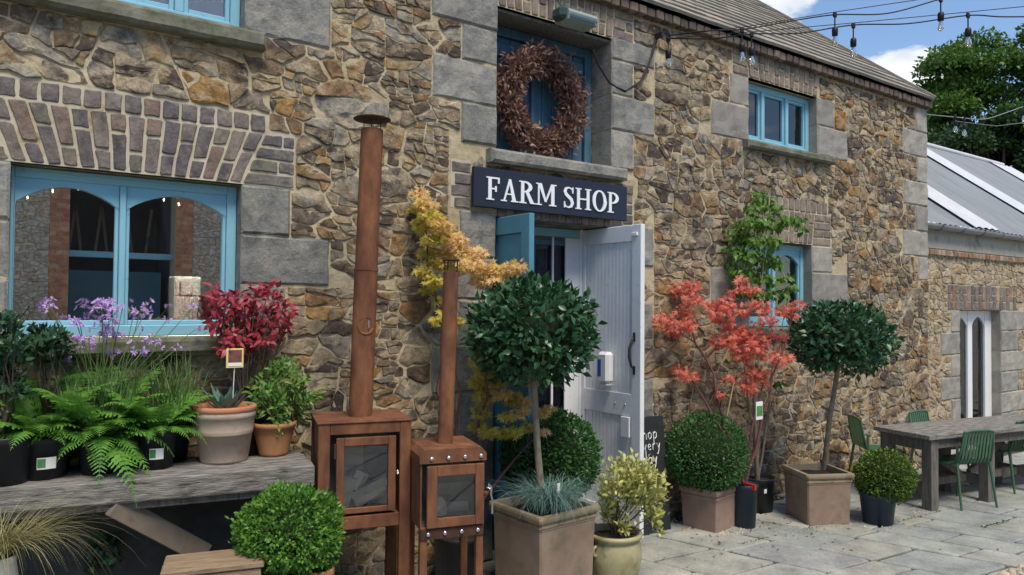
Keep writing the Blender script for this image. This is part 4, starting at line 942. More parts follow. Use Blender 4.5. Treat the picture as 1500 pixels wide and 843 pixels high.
# ---- chalk board standing behind the white leaf
cb = WP(967, 607, 4.40); cbx = thing('chalkboard', 'black A-board with white chalk handwriting behind the white door leaf', 'chalkboard', (cb.x, 4.28, 0))
zt = cb.z; TL = Matrix.Rotation(R(-6), 4, 'X')
p_ = MB().box(-.36, 0, -.012, .012, .0, zt, .004, M=TL).build('panel', MT['board'], cbx)
mb = MB(); mb.bar((-.12, .13, zt-.05), (-.12, .16, 0), .03, .02); mb.bar((-.33, .13, zt-.05), (-.33, .16, 0), .03, .02); mb.build('prop_leg', MT['board'], cbx)
GLY = {'s': [[(.42, .4), (.25, .47), (.12, .38), (.2, .27), (.36, .2), (.38, .07), (.22, 0), (.06, .06)]], 'h': [[(.1, 1), (.1, 0)], [(.1, .3), (.25, .47), (.38, .4), (.4, 0)]], 'o': [[(.25, .48), (.1, .38), (.08, .15), (.22, 0), (.38, .1), (.4, .33), (.25, .48)]],
       'p': [[(.1, .48), (.1, -.4)], [(.1, .36), (.26, .48), (.4, .36), (.38, .12), (.24, 0), (.1, .08)]], 'e': [[(.08, .24), (.38, .28), (.34, .44), (.2, .48), (.08, .34), (.1, .08), (.24, 0), (.38, .08)]], 'v': [[(.05, .48), (.2, 0), (.38, .48)]],
       'r': [[(.1, .48), (.1, 0)], [(.1, .3), (.22, .46), (.36, .44)]], 'y': [[(.06, .48), (.2, .1), (.4, .48)], [(.4, .48), (.26, -.1), (.12, -.4), (.02, -.36)]], 'd': [[(.38, .36), (.24, .48), (.1, .36), (.1, .12), (.22, 0), (.38, .14)], [(.39, 1), (.39, 0)]], 'a': [[(.38, .36), (.24, .48), (.1, .36), (.1, .12), (.22, 0), (.38, .14)], [(.39, .48), (.39, .06), (.44, 0)]],
       'S': [[(.46, .85), (.3, 1), (.1, .88), (.12, .66), (.36, .46), (.42, .2), (.24, 0), (.04, .12)]]}
def chalk(word, xe, zb, s):
    mb = MB(); x = xe-len(word)*s*.52
    for ch in word:
        for pl in GLY[ch]: mb.tube([TL @ Vector((x+a*s, -.014, zb+b*s)) for a, b in pl], s*.038, 5)
        x += s*.52
    return mb
for wrd, (px, py), sz in (('Shop', (961, 641), .115), ('every', (964.5, 656), .10), ('day', (959, 677), .115)):
    e = WP(px, py, 4.365); chalk(wrd, e.x-cb.x, e.z, sz).build('chalk_word', MT['chalk'], cbx)

# ---- festoon lights
def festoon(name, label, pts, bulbs, group=None, rad=.006, drop=.14, second=None, mat='cable'):
    P = [DP(*p) for p in pts]; root = thing(name, label, 'string lights', P[0], 0, group); loc = [p-P[0] for p in P]
    sm_ = []
    for i in range(len(loc)-1):
        for k in range(8):
            t = k/8; p0 = loc[max(i-1, 0)]; p1 = loc[i]; p2 = loc[i+1]; p3 = loc[min(i+2, len(loc)-1)]
            sm_.append(.5*((2*p1)+(p2-p0)*t+(2*p0-5*p1+4*p2-p3)*t*t+(3*p1-p0-3*p2+p3)*t**3))
    sm_.append(loc[-1]); mb = MB(); mb.tube(sm_, rad, 5)
    if second: mb.tube([DP(*p)-P[0] for p in second], rad*.6, 5)
    mb.build('cable', MT[mat], root)
    for (px, py, dep, dr) in bulbs:
        b = DP(px, py, dep)-P[0]; m = MB(); m.box(b.x-.02, b.x+.02, b.y-.012, b.y+.012, b.z-.03, b.z+.018, .008); m.tube([b, b+Vector((0, 0, -dr))], .006, 5); m.lathe([(.010, 0), (.022, -.008), (.026, -.03), (.024, -.075), (.016, -.08)], 10, b+Vector((0, 0, -dr))); h = m.build('bulb_holder', MT['cable'], root)
        c = b+Vector((0, 0, -dr-.078)); m = MB(); m.lathe([(.012, 0), (.014, -.01), (.024, -.04), (.026, -.055), (.022, -.075), (.010, -.086), (.0, -.089)], 12, c); g_ = m.build('bulb', MT['bulb'], h)
        m = MB(); m.tube([c, c+Vector((0, 0, -.035))], .007, 6); m.tube([c+Vector((-.012, 0, -.07)), c+Vector((0, 0, -.03)), c+Vector((.012, 0, -.07))], .0035, 5); m.build('filament', MT['filament'], h)
DD = 6.3
festoon('string_lights', 'upper black festoon cable with clear bulbs sagging from the wall hook across the sky', [(961, 55, 6.55), (1031, 46, 6.4), (1090, 43, DD), (1160, 31, DD), (1223, 22, DD), (1300, 20, DD), (1378, -1, DD), (1460, -22, DD)], [(979, 56, 6.5, .10), (1087, 44, DD, .11), (1223, 21, DD, .11), (1378, -1, DD, .11)], 'festoon lights strung over the yard', second=[(961, 55, 6.55), (1090, 40, DD), (1223, 18, DD), (1378, -5, DD), (1460, -26, DD)])
festoon('string_lights', 'lower black festoon cable with clear bulbs sagging from the wall hook across the sky', [(961, 56, 6.5), (1040, 57, 6.4), (1101, 50, DD), (1170, 49, DD), (1250, 37, DD), (1330, 35, DD), (1418, 23, DD), (1470, 25, DD), (1560, 24, DD)], [(1101, 50, DD, .11), (1250, 37, DD, .11), (1418, 22, DD, .11)], 'festoon lights strung over the yard', second=[(961, 58, 6.5), (1101, 47, DD), (1250, 34, DD), (1418, 18, DD), (1560, 4, DD)])
festoon('string_lights', 'pale far festoon cable with small bulbs in front of the tree above the wing roof', [(1357, 168, 10), (1400, 172, 10), (1440, 175, 10), (1475, 165, 10), (1530, 145, 10)], [(1399.5, 170, 10, .06), (1412.5, 174, 10, .07), (1500, 152, 10, .08)], 'festoon lights strung over the yard', second=[(1400, 178, 10), (1460, 185, 10), (1530, 176, 10)], mat='floodgrey')
P = [WP(868, 72, 4.42), WP(878, 98, 4.40), WP(893, 122, 4.40), WP(915, 135, 4.42), WP(938, 120, 4.44), WP(952, 88, 4.46), WP(961, 55, 4.47)]
lp = thing('power_cable', 'black cable looping across the quoins between the loft doorway and wall hook', 'cable', P[0])
mb = MB(); mb.tube([p-P[0] for p in P], .0075, 6); mb.tube([p-P[0]+Vector((.012, -.005, .008 if i % 2 else -.012)) for i, p in enumerate(P[2:])], .005, 6); mb.build('cable', MT['cable'], lp)
MB().box(P[-1].x-P[0].x-.012, P[-1].x-P[0].x+.012, -.03, .06, P[-1].z-P[0].z-.02, P[-1].z-P[0].z+.03, .004).build('hook', MT['iron'], lp)

# ================================================================== rusted outdoor stoves
def zpx(px, py, dep): return DP(px, py, dep).z
d1 = DP(535, 700, 4.0); ST = R(-15)
stv = thing('outdoor_stove', 'tall rusted steel outdoor stove on legs with large glass door', 'stove', (d1.x, d1.y, 0), ST)
Zt, Zr, Zb0, Zb1 = zpx(535, 617, 4), zpx(535, 636, 4), zpx(535, 755, 4), zpx(535, 774, 4); W_ = .25; Dp = .40
mb = MB()
for sx in (-1, 1):
    x0, x1 = sorted((sx*W_, sx*(W_-.062)))
    for y0, y1 in ((0, .05), (Dp-.05, Dp)):
        MB().box(x0, x1, y0, y1, 0, Zt-.012, .004).build('leg', MT['rust'], stv)
MB().box(-W_-.006, W_+.006, -.006, Dp+.006, Zt-.011, Zt, .003).build('top_plate', MT['rust'], stv)
MB().box(-W_+.063, W_-.063, .001, .05, Zr, Zt-.012, .003).build('top_rail', MT['rust'], stv); MB().box(-W_+.063, W_-.063, .001, .05, Zb1, Zb0, .003).build('bottom_rail', MT['rust'], stv)
for s_ in (-1, 1): MB().box(s_*(W_-.011)-.003, s_*(W_-.011)+.003, .051, Dp-.051, Zb1, Zt-.012).build('side_panel', MT['rust'], stv)
mb = MB(); x0, x1 = -W_+.066, W_-.066; v = [(x, y, z) for x in (x0, x1) for y in (.051, .185) for z in (Zb0-.002, Zr)]; mb.add(v, [(2, 6, 7, 3), (0, 2, 3, 1), (4, 5, 7, 6), (0, 4, 6, 2), (1, 3, 7, 5)]); mb.build('firebox', MT['firebox'], stv)
dx0, dx1, dz0, dz1 = (494-536)/270.75, (581-536)/270.75, zpx(535, 751, 4), zpx(535, 641, 4); gx0, gx1, gz0, gz1 = (505-536)/270.75, (569.5-536)/270.75, zpx(535, 743, 4), zpx(535, 653, 4)
def ringbox(mb, a, b, y0, y1):
    (x0, x1, z0, z1), (i0, i1, j0, j1) = a, b
    mb.box(x0, i0, y0, y1, z0, z1, .003); mb.box(i1, x1, y0, y1, z0, z1, .003); mb.box(i0+.0005, i1-.0005, y0+.0006, y1, z0, j0, .003); mb.box(i0+.0005, i1-.0005, y0+.0006, y1, j1, z1, .003); return mb
dor = ringbox(MB(), (dx0, dx1, dz0, dz1), (gx0, gx1, gz0, gz1), -.004, .022).build('door', MT['rust'], stv)
MB().box(gx0-.005, gx1+.005, .012, .016, gz0-.005, gz1+.005).build('glass', MT['stoveglass'], dor)
MB().tube([(dx1+.008, -.01, zpx(535, 692, 4)), (dx1+.008, -.02, zpx(535, 697, 4))], .009, 8).build('latch', MT['steel'], dor)
mb = MB(); mb.box(dx0-.012, dx0-.002, -.006, .01, dz0+.03, dz0+.11, .002); mb.box(dx0-.012, dx0-.002, -.006, .01, dz1-.11, dz1-.03, .002); mb.build('hinge', MT['rustdark'], dor)
for a, b, r_, n in (((-.12, .075, gz0+.0), (-.075, .085, gz0+.15), .045, 6), ((-.05, .072, gz0+.02), (.14, .078, gz0+.10), .045, 5), ((-.05, .125, gz0+.08), (.0, .125, gz0+.17), .05, 6)):
    MB().tube([a, b], r_, n, smooth=False).build('log', MT['log'], stv)
MB().box(gx0, gx0+.13, .172, .182, gz0+.13, gz1).build('fire_board', MT['palepot'], stv)
fz0, fz1 = Zt, zpx(548, 184, 4.15); lean = .045
mb = MB(); mb.tube([(0, .2, fz0), (lean*.5, .2, (fz0+fz1)/2+.01)], .066, 24); mb.tube([(lean*.49, .2, (fz0+fz1)/2), (lean, .2, fz1)], .0635, 24, False); mb.tube([(lean*.49, .2, (fz0+fz1)/2+.005), (lean*.5, .2, (fz0+fz1)/2+.02)], .0685, 24); flue = mb.build('flue', MT['rust'], stv)
mb = MB()
for a in (.3, 2.4, 4.5): mb.bar((lean+.055*math.cos(a), .2+.055*math.sin(a), fz1-.02), (lean+.055*math.cos(a), .2+.055*math.sin(a), fz1+.055), .012, .004)
mb.lathe([(.0, .0), (.105, 0), (.108, .004), (.09, .012), (.02, .022), (0, .023)], 24, (lean, .2, fz1+.055)); mb.build('rain_cap', MT['rustdark'], flue)
zc = zpx(540, 478, 4.1); mb = MB(); v = []
for rr_, R2 in ((.05, .0672), (.05, .0705), (.047, .0712)):
    for k in range(24): a = rr_*math.cos(2*PI*k/24)/.068; v.append((.016+R2*math.sin(a), .2-R2*math.cos(a), zc+rr_*math.sin(2*PI*k/24)))
mb.add(v, [(i*24+k, i*24+(k+1) % 24, i*24+24+(k+1) % 24, i*24+24+k) for i in (0, 1) for k in range(24)]+[tuple(48+k for k in range(24))]); mb.build('inspection_disc', MT['rust'], flue)
MB().tube([(.03, .124, zc+.03), (.03, .122, zc-.012)], .004, 6).build('pin', MT['steel'], flue)

d2 = DP(663.5, 700, 3.95); k2 = 3.95/FOC
st2 = thing('outdoor_stove', 'small rusted steel stove with silver bolts and side lever between tall stove and square planter', 'stove', (d2.x, d2.y, 0), ST)
def z2(py): return zpx(663, py, 3.95)
Wd = 48.5*k2; Dp = .34
for sx in (-1, 1):
    x0, x1 = sorted((sx*(Wd-.002), sx*(Wd-.042)))
    for y0, y1 in ((.004, .045), (Dp-.045, Dp-.004)): MB().box(x0, x1, y0, y1, 0, z2(770), .003).build('leg', MT['rust'], st2)
mb = MB(); mb.prism([(-Wd-.008, z2(677)), (Wd+.008, z2(677)), (Wd+.008, z2(666)), (Wd-.02, z2(657)), (-Wd+.02, z2(657)), (-Wd-.008, z2(666))], -.010, Dp+.01); mb.build('top_hood', MT['rust'], st2)
mb = MB(); mb.box(-Wd, -Wd+.008, .0, Dp, z2(772), z2(678)); mb.box(Wd-.008, Wd, .0, Dp, z2(772), z2(678)); mb.box(-Wd+.009, Wd-.009, Dp-.01, Dp, z2(772), z2(678)); mb.build('body', MT['rust'], st2)
mb = MB(); x0, x1 = -Wd+.012, Wd-.012; v = [(x, y, z) for x in (x0, x1) for y in (.02, .16) for z in (z2(771), z2(679))]; mb.add(v, [(2, 6, 7, 3), (0, 2, 3, 1), (4, 5, 7, 6), (0, 4, 6, 2), (1, 3, 7, 5)]); mb.build('firebox', MT['firebox'], st2)
D_ = (-(663.5-624)*k2, (710-663.5)*k2, z2(770), z2(681)); G_ = (-(663.5-639)*k2, (697-663.5)*k2, z2(756), z2(696))
dor = ringbox(MB(), D_, G_, -.018, .004).build('door', MT['rust'], st2); MB().box(G_[0]-.004, G_[1]+.004, -.008, -.004, G_[2]-.004, G_[3]+.004).build('glass', MT['stoveglass'], dor)
MB().box(-Wd+.003, Wd-.003, -.004, .02, z2(787), z2(771)-.001, .002).build('bottom_band', MT['rustdark'], st2)
for py, xs in ((670, (630.5, 656, 681, 705.5)), (779, (627, 652, 677, 702))):
    for x in xs: o = MB().lathe([(.013, 0), (.012, .005), (.007, .010), (0, .011)], 12).build('bolt', MT['steel'], st2); o.matrix_local = Matrix.Translation(((x-663.5)*k2, -.0105 if py < 700 else -.0045, z2(py))) @ Matrix.Rotation(R(90), 4, 'X')
mb = MB(); mb.box(Wd-.01, Wd+.035, -.012, .004, z2(727), z2(723), .002); mb.build('latch_plate', MT['rust'], dor)
mb = MB(); mb.tube([(Wd+.014, -.02, z2(712)), (Wd+.03, -.025, z2(716)), (Wd+.03, -.025, z2(727)), (Wd+.036, -.03, z2(735)), (Wd+.034, -.034, z2(755))], .006, 8); mb.tube([(Wd+.012, -.01, z2(717)), (Wd+.03, -.024, z2(720))], .006, 8); mb.build('lever', MT['steel'], dor)
mb = MB(); mb.lathe([(.06, 0), (.055, .05), (.03, .09), (.0, .1)], 9, (-.065, .08, z2(756)), False); mb.build('log', MT['log'], st2); MB().tube([(-.1, .15, z2(753)), (.12, .12, z2(752))], .03, 6, smooth=False).build('log', MT['log'], st2)
zf0, zf1 = z2(658), zpx(668, 398, 4.05); mb = MB(); mb.tube([(-.002, .16, zf0), (.022, .16, zf1)], .043, 20); flue = mb.build('flue', MT['rust'], st2)
mb = MB()
for a in (.2, 1.8, 3.3, 4.9): mb.bar((.022+.039*math.cos(a), .16+.039*math.sin(a), zf1-.02), (.022+.039*math.cos(a), .16+.039*math.sin(a), zf1+.066), .010, .004)
mb.lathe([(0, 0), (.048, 0), (.048, .006), (0, .007)], 20, (.022, .16, zf1+.064)); mb.build('rain_cap', MT['rustdark'], flue)

# ================================================================== plant bench and wooden box
BZ = 1.0; b0, b1 = GP(461.5, 682, BZ), GP(155, 706, BZ); bd_ = (b1-b0); bang = math.atan2(bd_.y, bd_.x)
bench = thing('plant_bench', 'long weathered grey plank bench loaded with potted plants under the window', 'bench', (b0.x, b0.y, 0), bang+PI)   # local +x runs back along to the right end at 0
BL = 3.2
MB().box(-BL, 0, 0, .04, BZ-.108, BZ-.001, .006, jit=.002).build('edge_board', MT['wood'], bench)
for k in range(3):
    MB().box(-BL, .0-.012*k, .042+k*.145, .042+k*.145+.138, BZ-.032, BZ+.002*(k % 2), .005, jit=.002).build('plank', MT['wood'], bench)
MB().box(-BL, -.05, .03, .09, BZ-.150, BZ-.112, .004).build('rail', MT['woodside'], bench)
for x in (-.16, -1.6, -2.9):
    MB().box(x-.04, x+.04, .06, .13, 0, BZ-.15, .004).build('leg', MT['woodside'], bench); MB().box(x-.04, x+.04, .38, .45, 0, BZ-.034, .004).build('leg', MT['woodside'], bench)
MB().box(-BL, -.30, .34, .365, 0, BZ-.16, .003).build('shade_panel', MT['shadeboard'], bench)  # added dark board standing in for the deep shadow under the bench
IB = bench.matrix_basis.inverted()
bp0, bp1 = IB @ WP(166, 740, 3.98), IB @ WP(300, 812, 4.10)
mb = MB(); mb.bar(bp0, bp1, .04, .105, .003, up=(0, 0, 1)); mb.build('brace', MT['brace'], bench)

c0, c1, c2, c3 = GP(213, 815, .68), GP(344, 806, .68), GP(383, 823, .68), GP(239, 838, .68); cang = math.atan2(c2.y-c3.y, c2.x-c3.x); cw = (c2-c3).length; cd = .22
box_ = thing('wooden_crate', 'upturned tan wooden crate standing in front of the bench', 'crate', (c3.x, c3.y, 0), cang)
for k in range(2): MB().box(-.01, cw+.01, -.012+k*.125, .108+k*.125, .655, .68, .005, jit=.002).build('plank', MT['tanwood'], box_)
for k in range(3): MB().box(0, cw, -.002, .018, .655-.15*(k+1)+.006, .654-.15*k, .004, jit=.0015).build('plank', MT['tanwood'], box_)
for x in (.0, cw-.03): 
    for y in (.02, .2): MB().box(x, x+.03, y, y+.03, 0, .654, .003).build('leg', MT['woodside'], box_)

# ================================================================== table and chairs
tf = GP(1362, 639, .70); tb_ = thing('wooden_table', 'long weathered rustic wooden table beside the small box ball in a black pot', 'table', (tf.x, tf.y, 0), R(-11)); TLn, TW, TZ = 2.5, .60, .70
for k in range(5): MB().box(.10, TLn, k*.12+.0015, k*.12+.1185, TZ-.042, TZ+rs.uniform(-.003, .002), .005, jit=.0015).build('plank', MT['wood'], tb_)
MB().box(0, .098, .001, TW-.001, TZ-.042, TZ, .005).build('breadboard_end', MT['wood'], tb_)
mb = MB(); mb.box(.12, TLn-.1, .05, .085, TZ-.135, TZ-.043, .003); mb.box(.12, TLn-.1, TW-.085, TW-.05, TZ-.135, TZ-.043, .003); mb.box(.085, .12, .05, TW-.05, TZ-.16, TZ-.043, .003); mb.build('apron', MT['woodside'], tb_)
for x in (.06, .86, 1.66, 2.34):
    for y in (.03, TW-.13): MB().box(x, x+.10, y, y+.10, 0, TZ-.043, .005, jit=.001).build('leg', MT['woodside'], tb_)
MB().box(.10, TLn-.1, TW/2-.04, TW/2+.04, .16, .23, .004).build('stretcher', MT['woodside'], tb_)
for x in (.11, .91, 1.71): MB().box(x-.03, x+.03, .14, TW-.14, .15, .24, .004).build('cross_rail', MT['woodside'], tb_)
mb = MB(); mb.bar((.18, TW/2, .62), (.84, TW/2, .22), .05, .07, .003); mb.bar((.98, TW/2, .22), (1.64, TW/2, .62), .05, .07, .003); mb.build('brace', MT['woodside'], tb_)
def chair():
    c = thing('garden_chair', '', 'chair', (0, 0, 0)); m = MT['green']
    for x in (-1, 1):
        MB().tube([(x*.19, -.19, .43), (x*.215, -.23, 0)], [.014, .011], 8).build('leg', m, c)
        MB().tube([(x*.195, .17, .62), (x*.20, .17, .44), (x*.215, .235, 0)], [.013, .015, .011], 8).build('leg', m, c)
    mb = MB()
    for x in (-1, 1): mb.tube([(x*.205, -.2, .44), (x*.21, .1, .43), (x*.20, .18, .47), (x*.19, .215, .62), (x*.175, .235, .77)], .012, 8)
    mb.tube([(-.175, .235, .77), (-.1, .245, .785), (.1, .245, .785), (.175, .235, .77)], .012, 8); mb.tube([(-.205, -.2, .44), (-.1, -.215, .435), (.1, -.215, .435), (.205, -.2, .44)], .012, 8); mb.build('frame', m, c)
    for k in range(9):
        x = -.168+k*.042; mb = MB(); pts = [(x, -.205, .44), (x, 0, .432), (x, .12, .432), (x, .17, .452), (x*.97, .195, .50), (x*.94, .215, .62), (x*.9, .24, .775)]
        for a, b in zip(pts, pts[1:]): mb.bar(a, b, .025, .008, 0, up=(0, 0, 1) if abs(b[2]-a[2]) < .03 else (0, -1, 0))
        mb.build('slat', m, c)
    return c
ch = chair(); CG = 'green slatted chairs around the wooden table'
A_, B_ = GP(1418, 752), GP(1452, 743)
ch.scale = (.95, .95, .93); ch.location = (7.565, 3.32, 0); ch.rotation_euler.z = R(160); ch['group'] = CG; ch['label'] = 'green slatted chair standing in front of the table, all of it in view'
for (x, y, rz, lb) in ((8.66, 3.33, 165, 'green chair at the far end of the table, cut by the picture edge'), (7.50, 4.08, 50, 'green chair behind the left end of the table, seen side-on'), (8.30, 3.84, -4, 'green chair behind the table with only its back top showing')):
    c2_ = tree_copy(ch); c2_.location = (x, y, 0); c2_.rotation_euler.z = R(rz); c2_['label'] = lb

# ================================================================== things inside the window
cab = WP(275, 434, 5.25); cb2 = thing('white_cupboard', 'small cream white cupboard inside the lower left window', 'cupboard', (cab.x, 5.25, cab.z-.17))
MB().box(-.085, .085, 0, .2, -.02, .30, .008).build('body', MT['cream'], cb2); MB().box(-.078, .078, -.012, -.001, .0, .165, .004).build('door', MT['cream'], cb2); MB().box(-.078, .078, -.012, -.001, .175, .29, .004).build('door', MT['cream'], cb2)
MB().tube([(.055, -.02, .03), (.065, -.03, .09), (.07, -.02, .14)], .005, 6).build('handle', MT['iron'], cb2); MB().tube([(-.05, -.02, .21), (-.05, -.02, .26)], .006, 6).build('handle', MT['iron'], cb2)
P = [WP(40, 290, 5.6), WP(77, 281, 5.6), WP(115, 277, 5.6), WP(240, 294, 5.6), WP(262, 300, 5.6)]
il = thing('indoor_string_lights', 'little lit warm bulbs strung inside the lower left window', 'string lights', P[0]); mb = MB(); mb.tube([p-P[0]+Vector((0, 0, .04)) for p in P], .004, 5); mb.build('cable', MT['cable'], il)
for p in P: mb = MB(); mb.lathe([(.003, .02), (.006, .01), (.008, 0), (.005, -.008), (0, -.01)], 8, p-P[0]); mb.build('bulb', MT['lit'], il)
fill_light = bpy.data.lights.new('cupboard_fill_light', 'POINT'); fill_light.energy = 330; fill_light.color = (1, .92, .8); fill_light.shadow_soft_size = .015; lo = bpy.data.objects.new('cupboard_fill_light', fill_light); C.objects.link(lo); lo.location = (.95, 4.95, 2.78)  # added fill light, hidden above the window head to brighten the cupboard
sh = thing('display_shelf', 'dark shelf standing inside the lower left window', 'shelf', (.05, 4.72, 0)); MB().box(0, 1.6, 0, .80, 1.60, 1.64).build('board', MT['woodside'], sh)
for x in (.02, 1.04): MB().box(x, x+.05, .02, .33, 0, 1.619).build('leg', MT['woodside'], sh)
# ================================================================== foliage tools
NR = np.random.default_rng(4)
def unit(a): return a/np.maximum(np.linalg.norm(a, axis=-1, keepdims=True), 1e-9)
def rdir(n): return unit(NR.normal(size=(n, 3)))
def leaf_oval(wd=.42, fold=.10, curl=.10): return np.array([(0, 0, 0), (.45, -wd/2, fold), (1, 0, -curl), (.45, wd/2, fold), (.5, 0, 0)]), [(0, 1, 4), (1, 2, 4), (0, 4, 3), (4, 2, 3)]
def leaf_small(wd=.6): return np.array([(0, 0, 0), (.5, -wd/2, .06), (1, 0, 0), (.5, wd/2, .06)]), [(0, 1, 2, 3)]
def leaf_long(wd=.2): return np.array([(0, 0, 0), (.35, -wd/2, .03), (.7, -wd*.36, 0), (1, 0, -.14), (.7, wd*.36, 0), (.35, wd/2, .03)]), [(0, 1, 5), (1, 2, 4, 5), (2, 3, 4)]
def leaf_palm():
    v = [(.12, 0, .0)]; 
    for a, l in ((0, 1), (24, .36), (47, .86), (76, .3), (102, .58), (150, .10), (-150, .10), (-102, .58), (-76, .3), (-47, .86), (-24, .36)): v.append((.12+l*.88*math.cos(R(a)), l*.88*math.sin(R(a)), -.10*l*l))
    return np.array(v), [(0, 1+i, 1+(i+1) % 11) for i in range(11)]
def cloud(name, mat, P, T, Nn, S, tpl, parent=None, kind='stuff', extra=None):
    """many separate leaves as one mesh; T = direction each leaf points, Nn = the side it faces"""
    tv, tf = tpl; n = len(P); k = len(tv); T = unit(T); B = unit(np.cross(Nn, T)); Nz = np.cross(T, B)
    S = np.asarray(S).reshape(-1, 1, 1) if np.ndim(S) else np.full((n, 1, 1), S)
    V = P[:, None, :]+S*(tv[None, :, 0:1]*T[:, None, :]+tv[None, :, 1:2]*B[:, None, :]+tv[None, :, 2:3]*Nz[:, None, :])
    V = V.reshape(-1, 3); lens = [len(f) for f in tf]; flat = np.concatenate([np.array(f) for f in tf])
    loops = (flat[None, :]+(np.arange(n)*k)[:, None]).reshape(-1); lt = np.tile(np.array(lens), n)
    if extra is not None:
        ev, ef = extra; b = len(V); V = np.concatenate([V, np.array(ev)]); loops = np.concatenate([loops, np.concatenate([np.array(f)+b for f in ef])]); lt = np.concatenate([lt, [len(f) for f in ef]])
    me = bpy.data.meshes.new(name); me.vertices.add(len(V)); me.vertices.foreach_set('co', V.astype(np.float32).reshape(-1))
    me.loops.add(len(loops)); me.loops.foreach_set('vertex_index', loops.astype(np.int32)); me.polygons.add(len(lt)); ls = np.concatenate([[0], np.cumsum(lt)[:-1]])
    me.polygons.foreach_set('loop_start', ls.astype(np.int32)); me.polygons.foreach_set('loop_total', lt.astype(np.int32)); me.update(calc_edges=True); me.validate()
    return link(name, me, mat, parent, kind)
UP = np.array([0, 0, 1.0])
def lump(D, amp, f, seed): return 1+amp*np.array([noise.noise((d[0]*f+seed, d[1]*f, d[2]*f)) for d in D])
def ball(parent, mat, c, r, n, leaf, tpl, squash=1.0, amp=.07, seed=0, inner=.25, up=.3, flat_bottom=None, shag=.10):
    """clipped ball: leaves through the outer shell of the crown, over a twiggy heart"""
    D = rdir(n); D = D[D[:, 2] > -.93]; lm = lump(D, amp*1.3, 2.6, seed)*lump(D, amp*1.0, 7, seed+9)*lump(D, amp*.8, 15, seed+3)
    rad = r*lm*(1-inner*NR.random(len(D))**1.7+shag*NR.random(len(D))**6); P = D*rad[:, None]*np.array([1, 1, squash])
    if flat_bottom is not None: k = P[:, 2] > flat_bottom*r; P = P[k]; D = D[k]
    T = unit(D*1.0+NR.normal(size=P.shape)*.65+UP*up); Nn = unit(D*.8+UP*.5+NR.normal(size=P.shape)*.45)
    o = cloud('foliage', mat, P+np.array(c), T, Nn, leaf*NR.uniform(.65, 1.2, len(P)), tpl, parent)
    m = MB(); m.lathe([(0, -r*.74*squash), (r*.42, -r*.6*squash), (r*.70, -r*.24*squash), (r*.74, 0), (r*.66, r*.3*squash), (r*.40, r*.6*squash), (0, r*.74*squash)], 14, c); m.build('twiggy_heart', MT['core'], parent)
    return o
def pot_round(parent, prof, mat, soil_z, soil_r, wall=.012, n=28, name='pot', c=(0, 0, 0)):
    zt = prof[-1][1]; rt = prof[-1][0]; full = [(0, prof[0][1])]+prof+[(rt-wall, zt), (soil_r, soil_z-.02)]
    o = MB().lathe(full, n, c).build(name, mat, parent); s = MB(); s.lathe([(soil_r, soil_z-.006), (soil_r*.6, soil_z+.008), (0, soil_z+.004)], 16, c, wob=.02); s.build('soil', MT['soil'], parent); return o
def pot_plain(parent, rb, rt, h, mat, n=24, c=(0, 0, 0), rim=.02):
    return pot_round(parent, [(rb, 0), (rt*.955, h-rim*1.6), (rt, h-rim*1.5), (rt*1.02, h-.004), (rt*1.01, h)], mat, h-.03, rt*.92, .01, n, c=c)
def planter(name, label, loc, rz, s, h, mat, rim, group='square terracotta planters'):
    t = thing(name, label, 'potted plant', loc, rz, group)
    def ring(hs, z, b=.012): return [(-hs+b, -hs, z), (hs-b, -hs, z), (hs, -hs+b, z), (hs, hs-b, z), (hs-b, hs, z), (-hs+b, hs, z), (-hs, hs-b, z), (-hs, -hs+b, z)]
    def build(prof, nm, m, cap0=True):
        mb = MB(); v = []; f = []
        for hs, z in prof: v += ring(hs, z)
        for i in range(len(prof)-1):
            for k in range(8): f.append((i*8+k, i*8+(k+1) % 8, (i+1)*8+(k+1) % 8, (i+1)*8+k))
        if cap0: f.append(tuple(range(8))[::-1])
        mb.add(v, f); return mb.build(nm, m, t)
    a = s/2
    build([(a*.93, 0), (a*.985, h-.095), (a*1.0, h-.088), (a*1.0, h-.078)], 'box', mat)
    build([(a*1.0, h-.0795), (a*1.025, h-.072), (a*1.025, h-.062), (a*.995, h-.056), (a*1.02, h-.046), (a*1.075, h-.034), (a*1.085, h-.018), (a*1.07, h-.002), (a*1.0, h), (a*.92, h-.002), (a*.90, h-.09)], 'rim', rim, False)
    mb = MB(); n = 9; v = []; f = []
    for j in range(n+1):
        for i in range(n+1): x, y = -a*.91+a*1.82*i/n, -a*.91+a*1.82*j/n; v.append((x, y, h-.055+.02*noise.noise((x*9, y*9, s))))
    for j in range(n):
        for i in range(n): q_ = j*(n+1)+i; f.append((q_, q_+1, q_+n+2, q_+n+1))
    mb.add(v, f); mb.build('soil', MT['soil'], t); return t
def wiggle(a, b, n, amp, sag=0):
    a, b = Vector(a), Vector(b); o = []
    for i in range(n+1):
        t = i/n; p = a.lerp(b, t); e = amp*math.sin(PI*t); o.append(p+Vector((rs.uniform(-e, e), rs.uniform(-e, e), rs.uniform(-e, e)*.5+sag*math.sin(PI*t))))
    return o
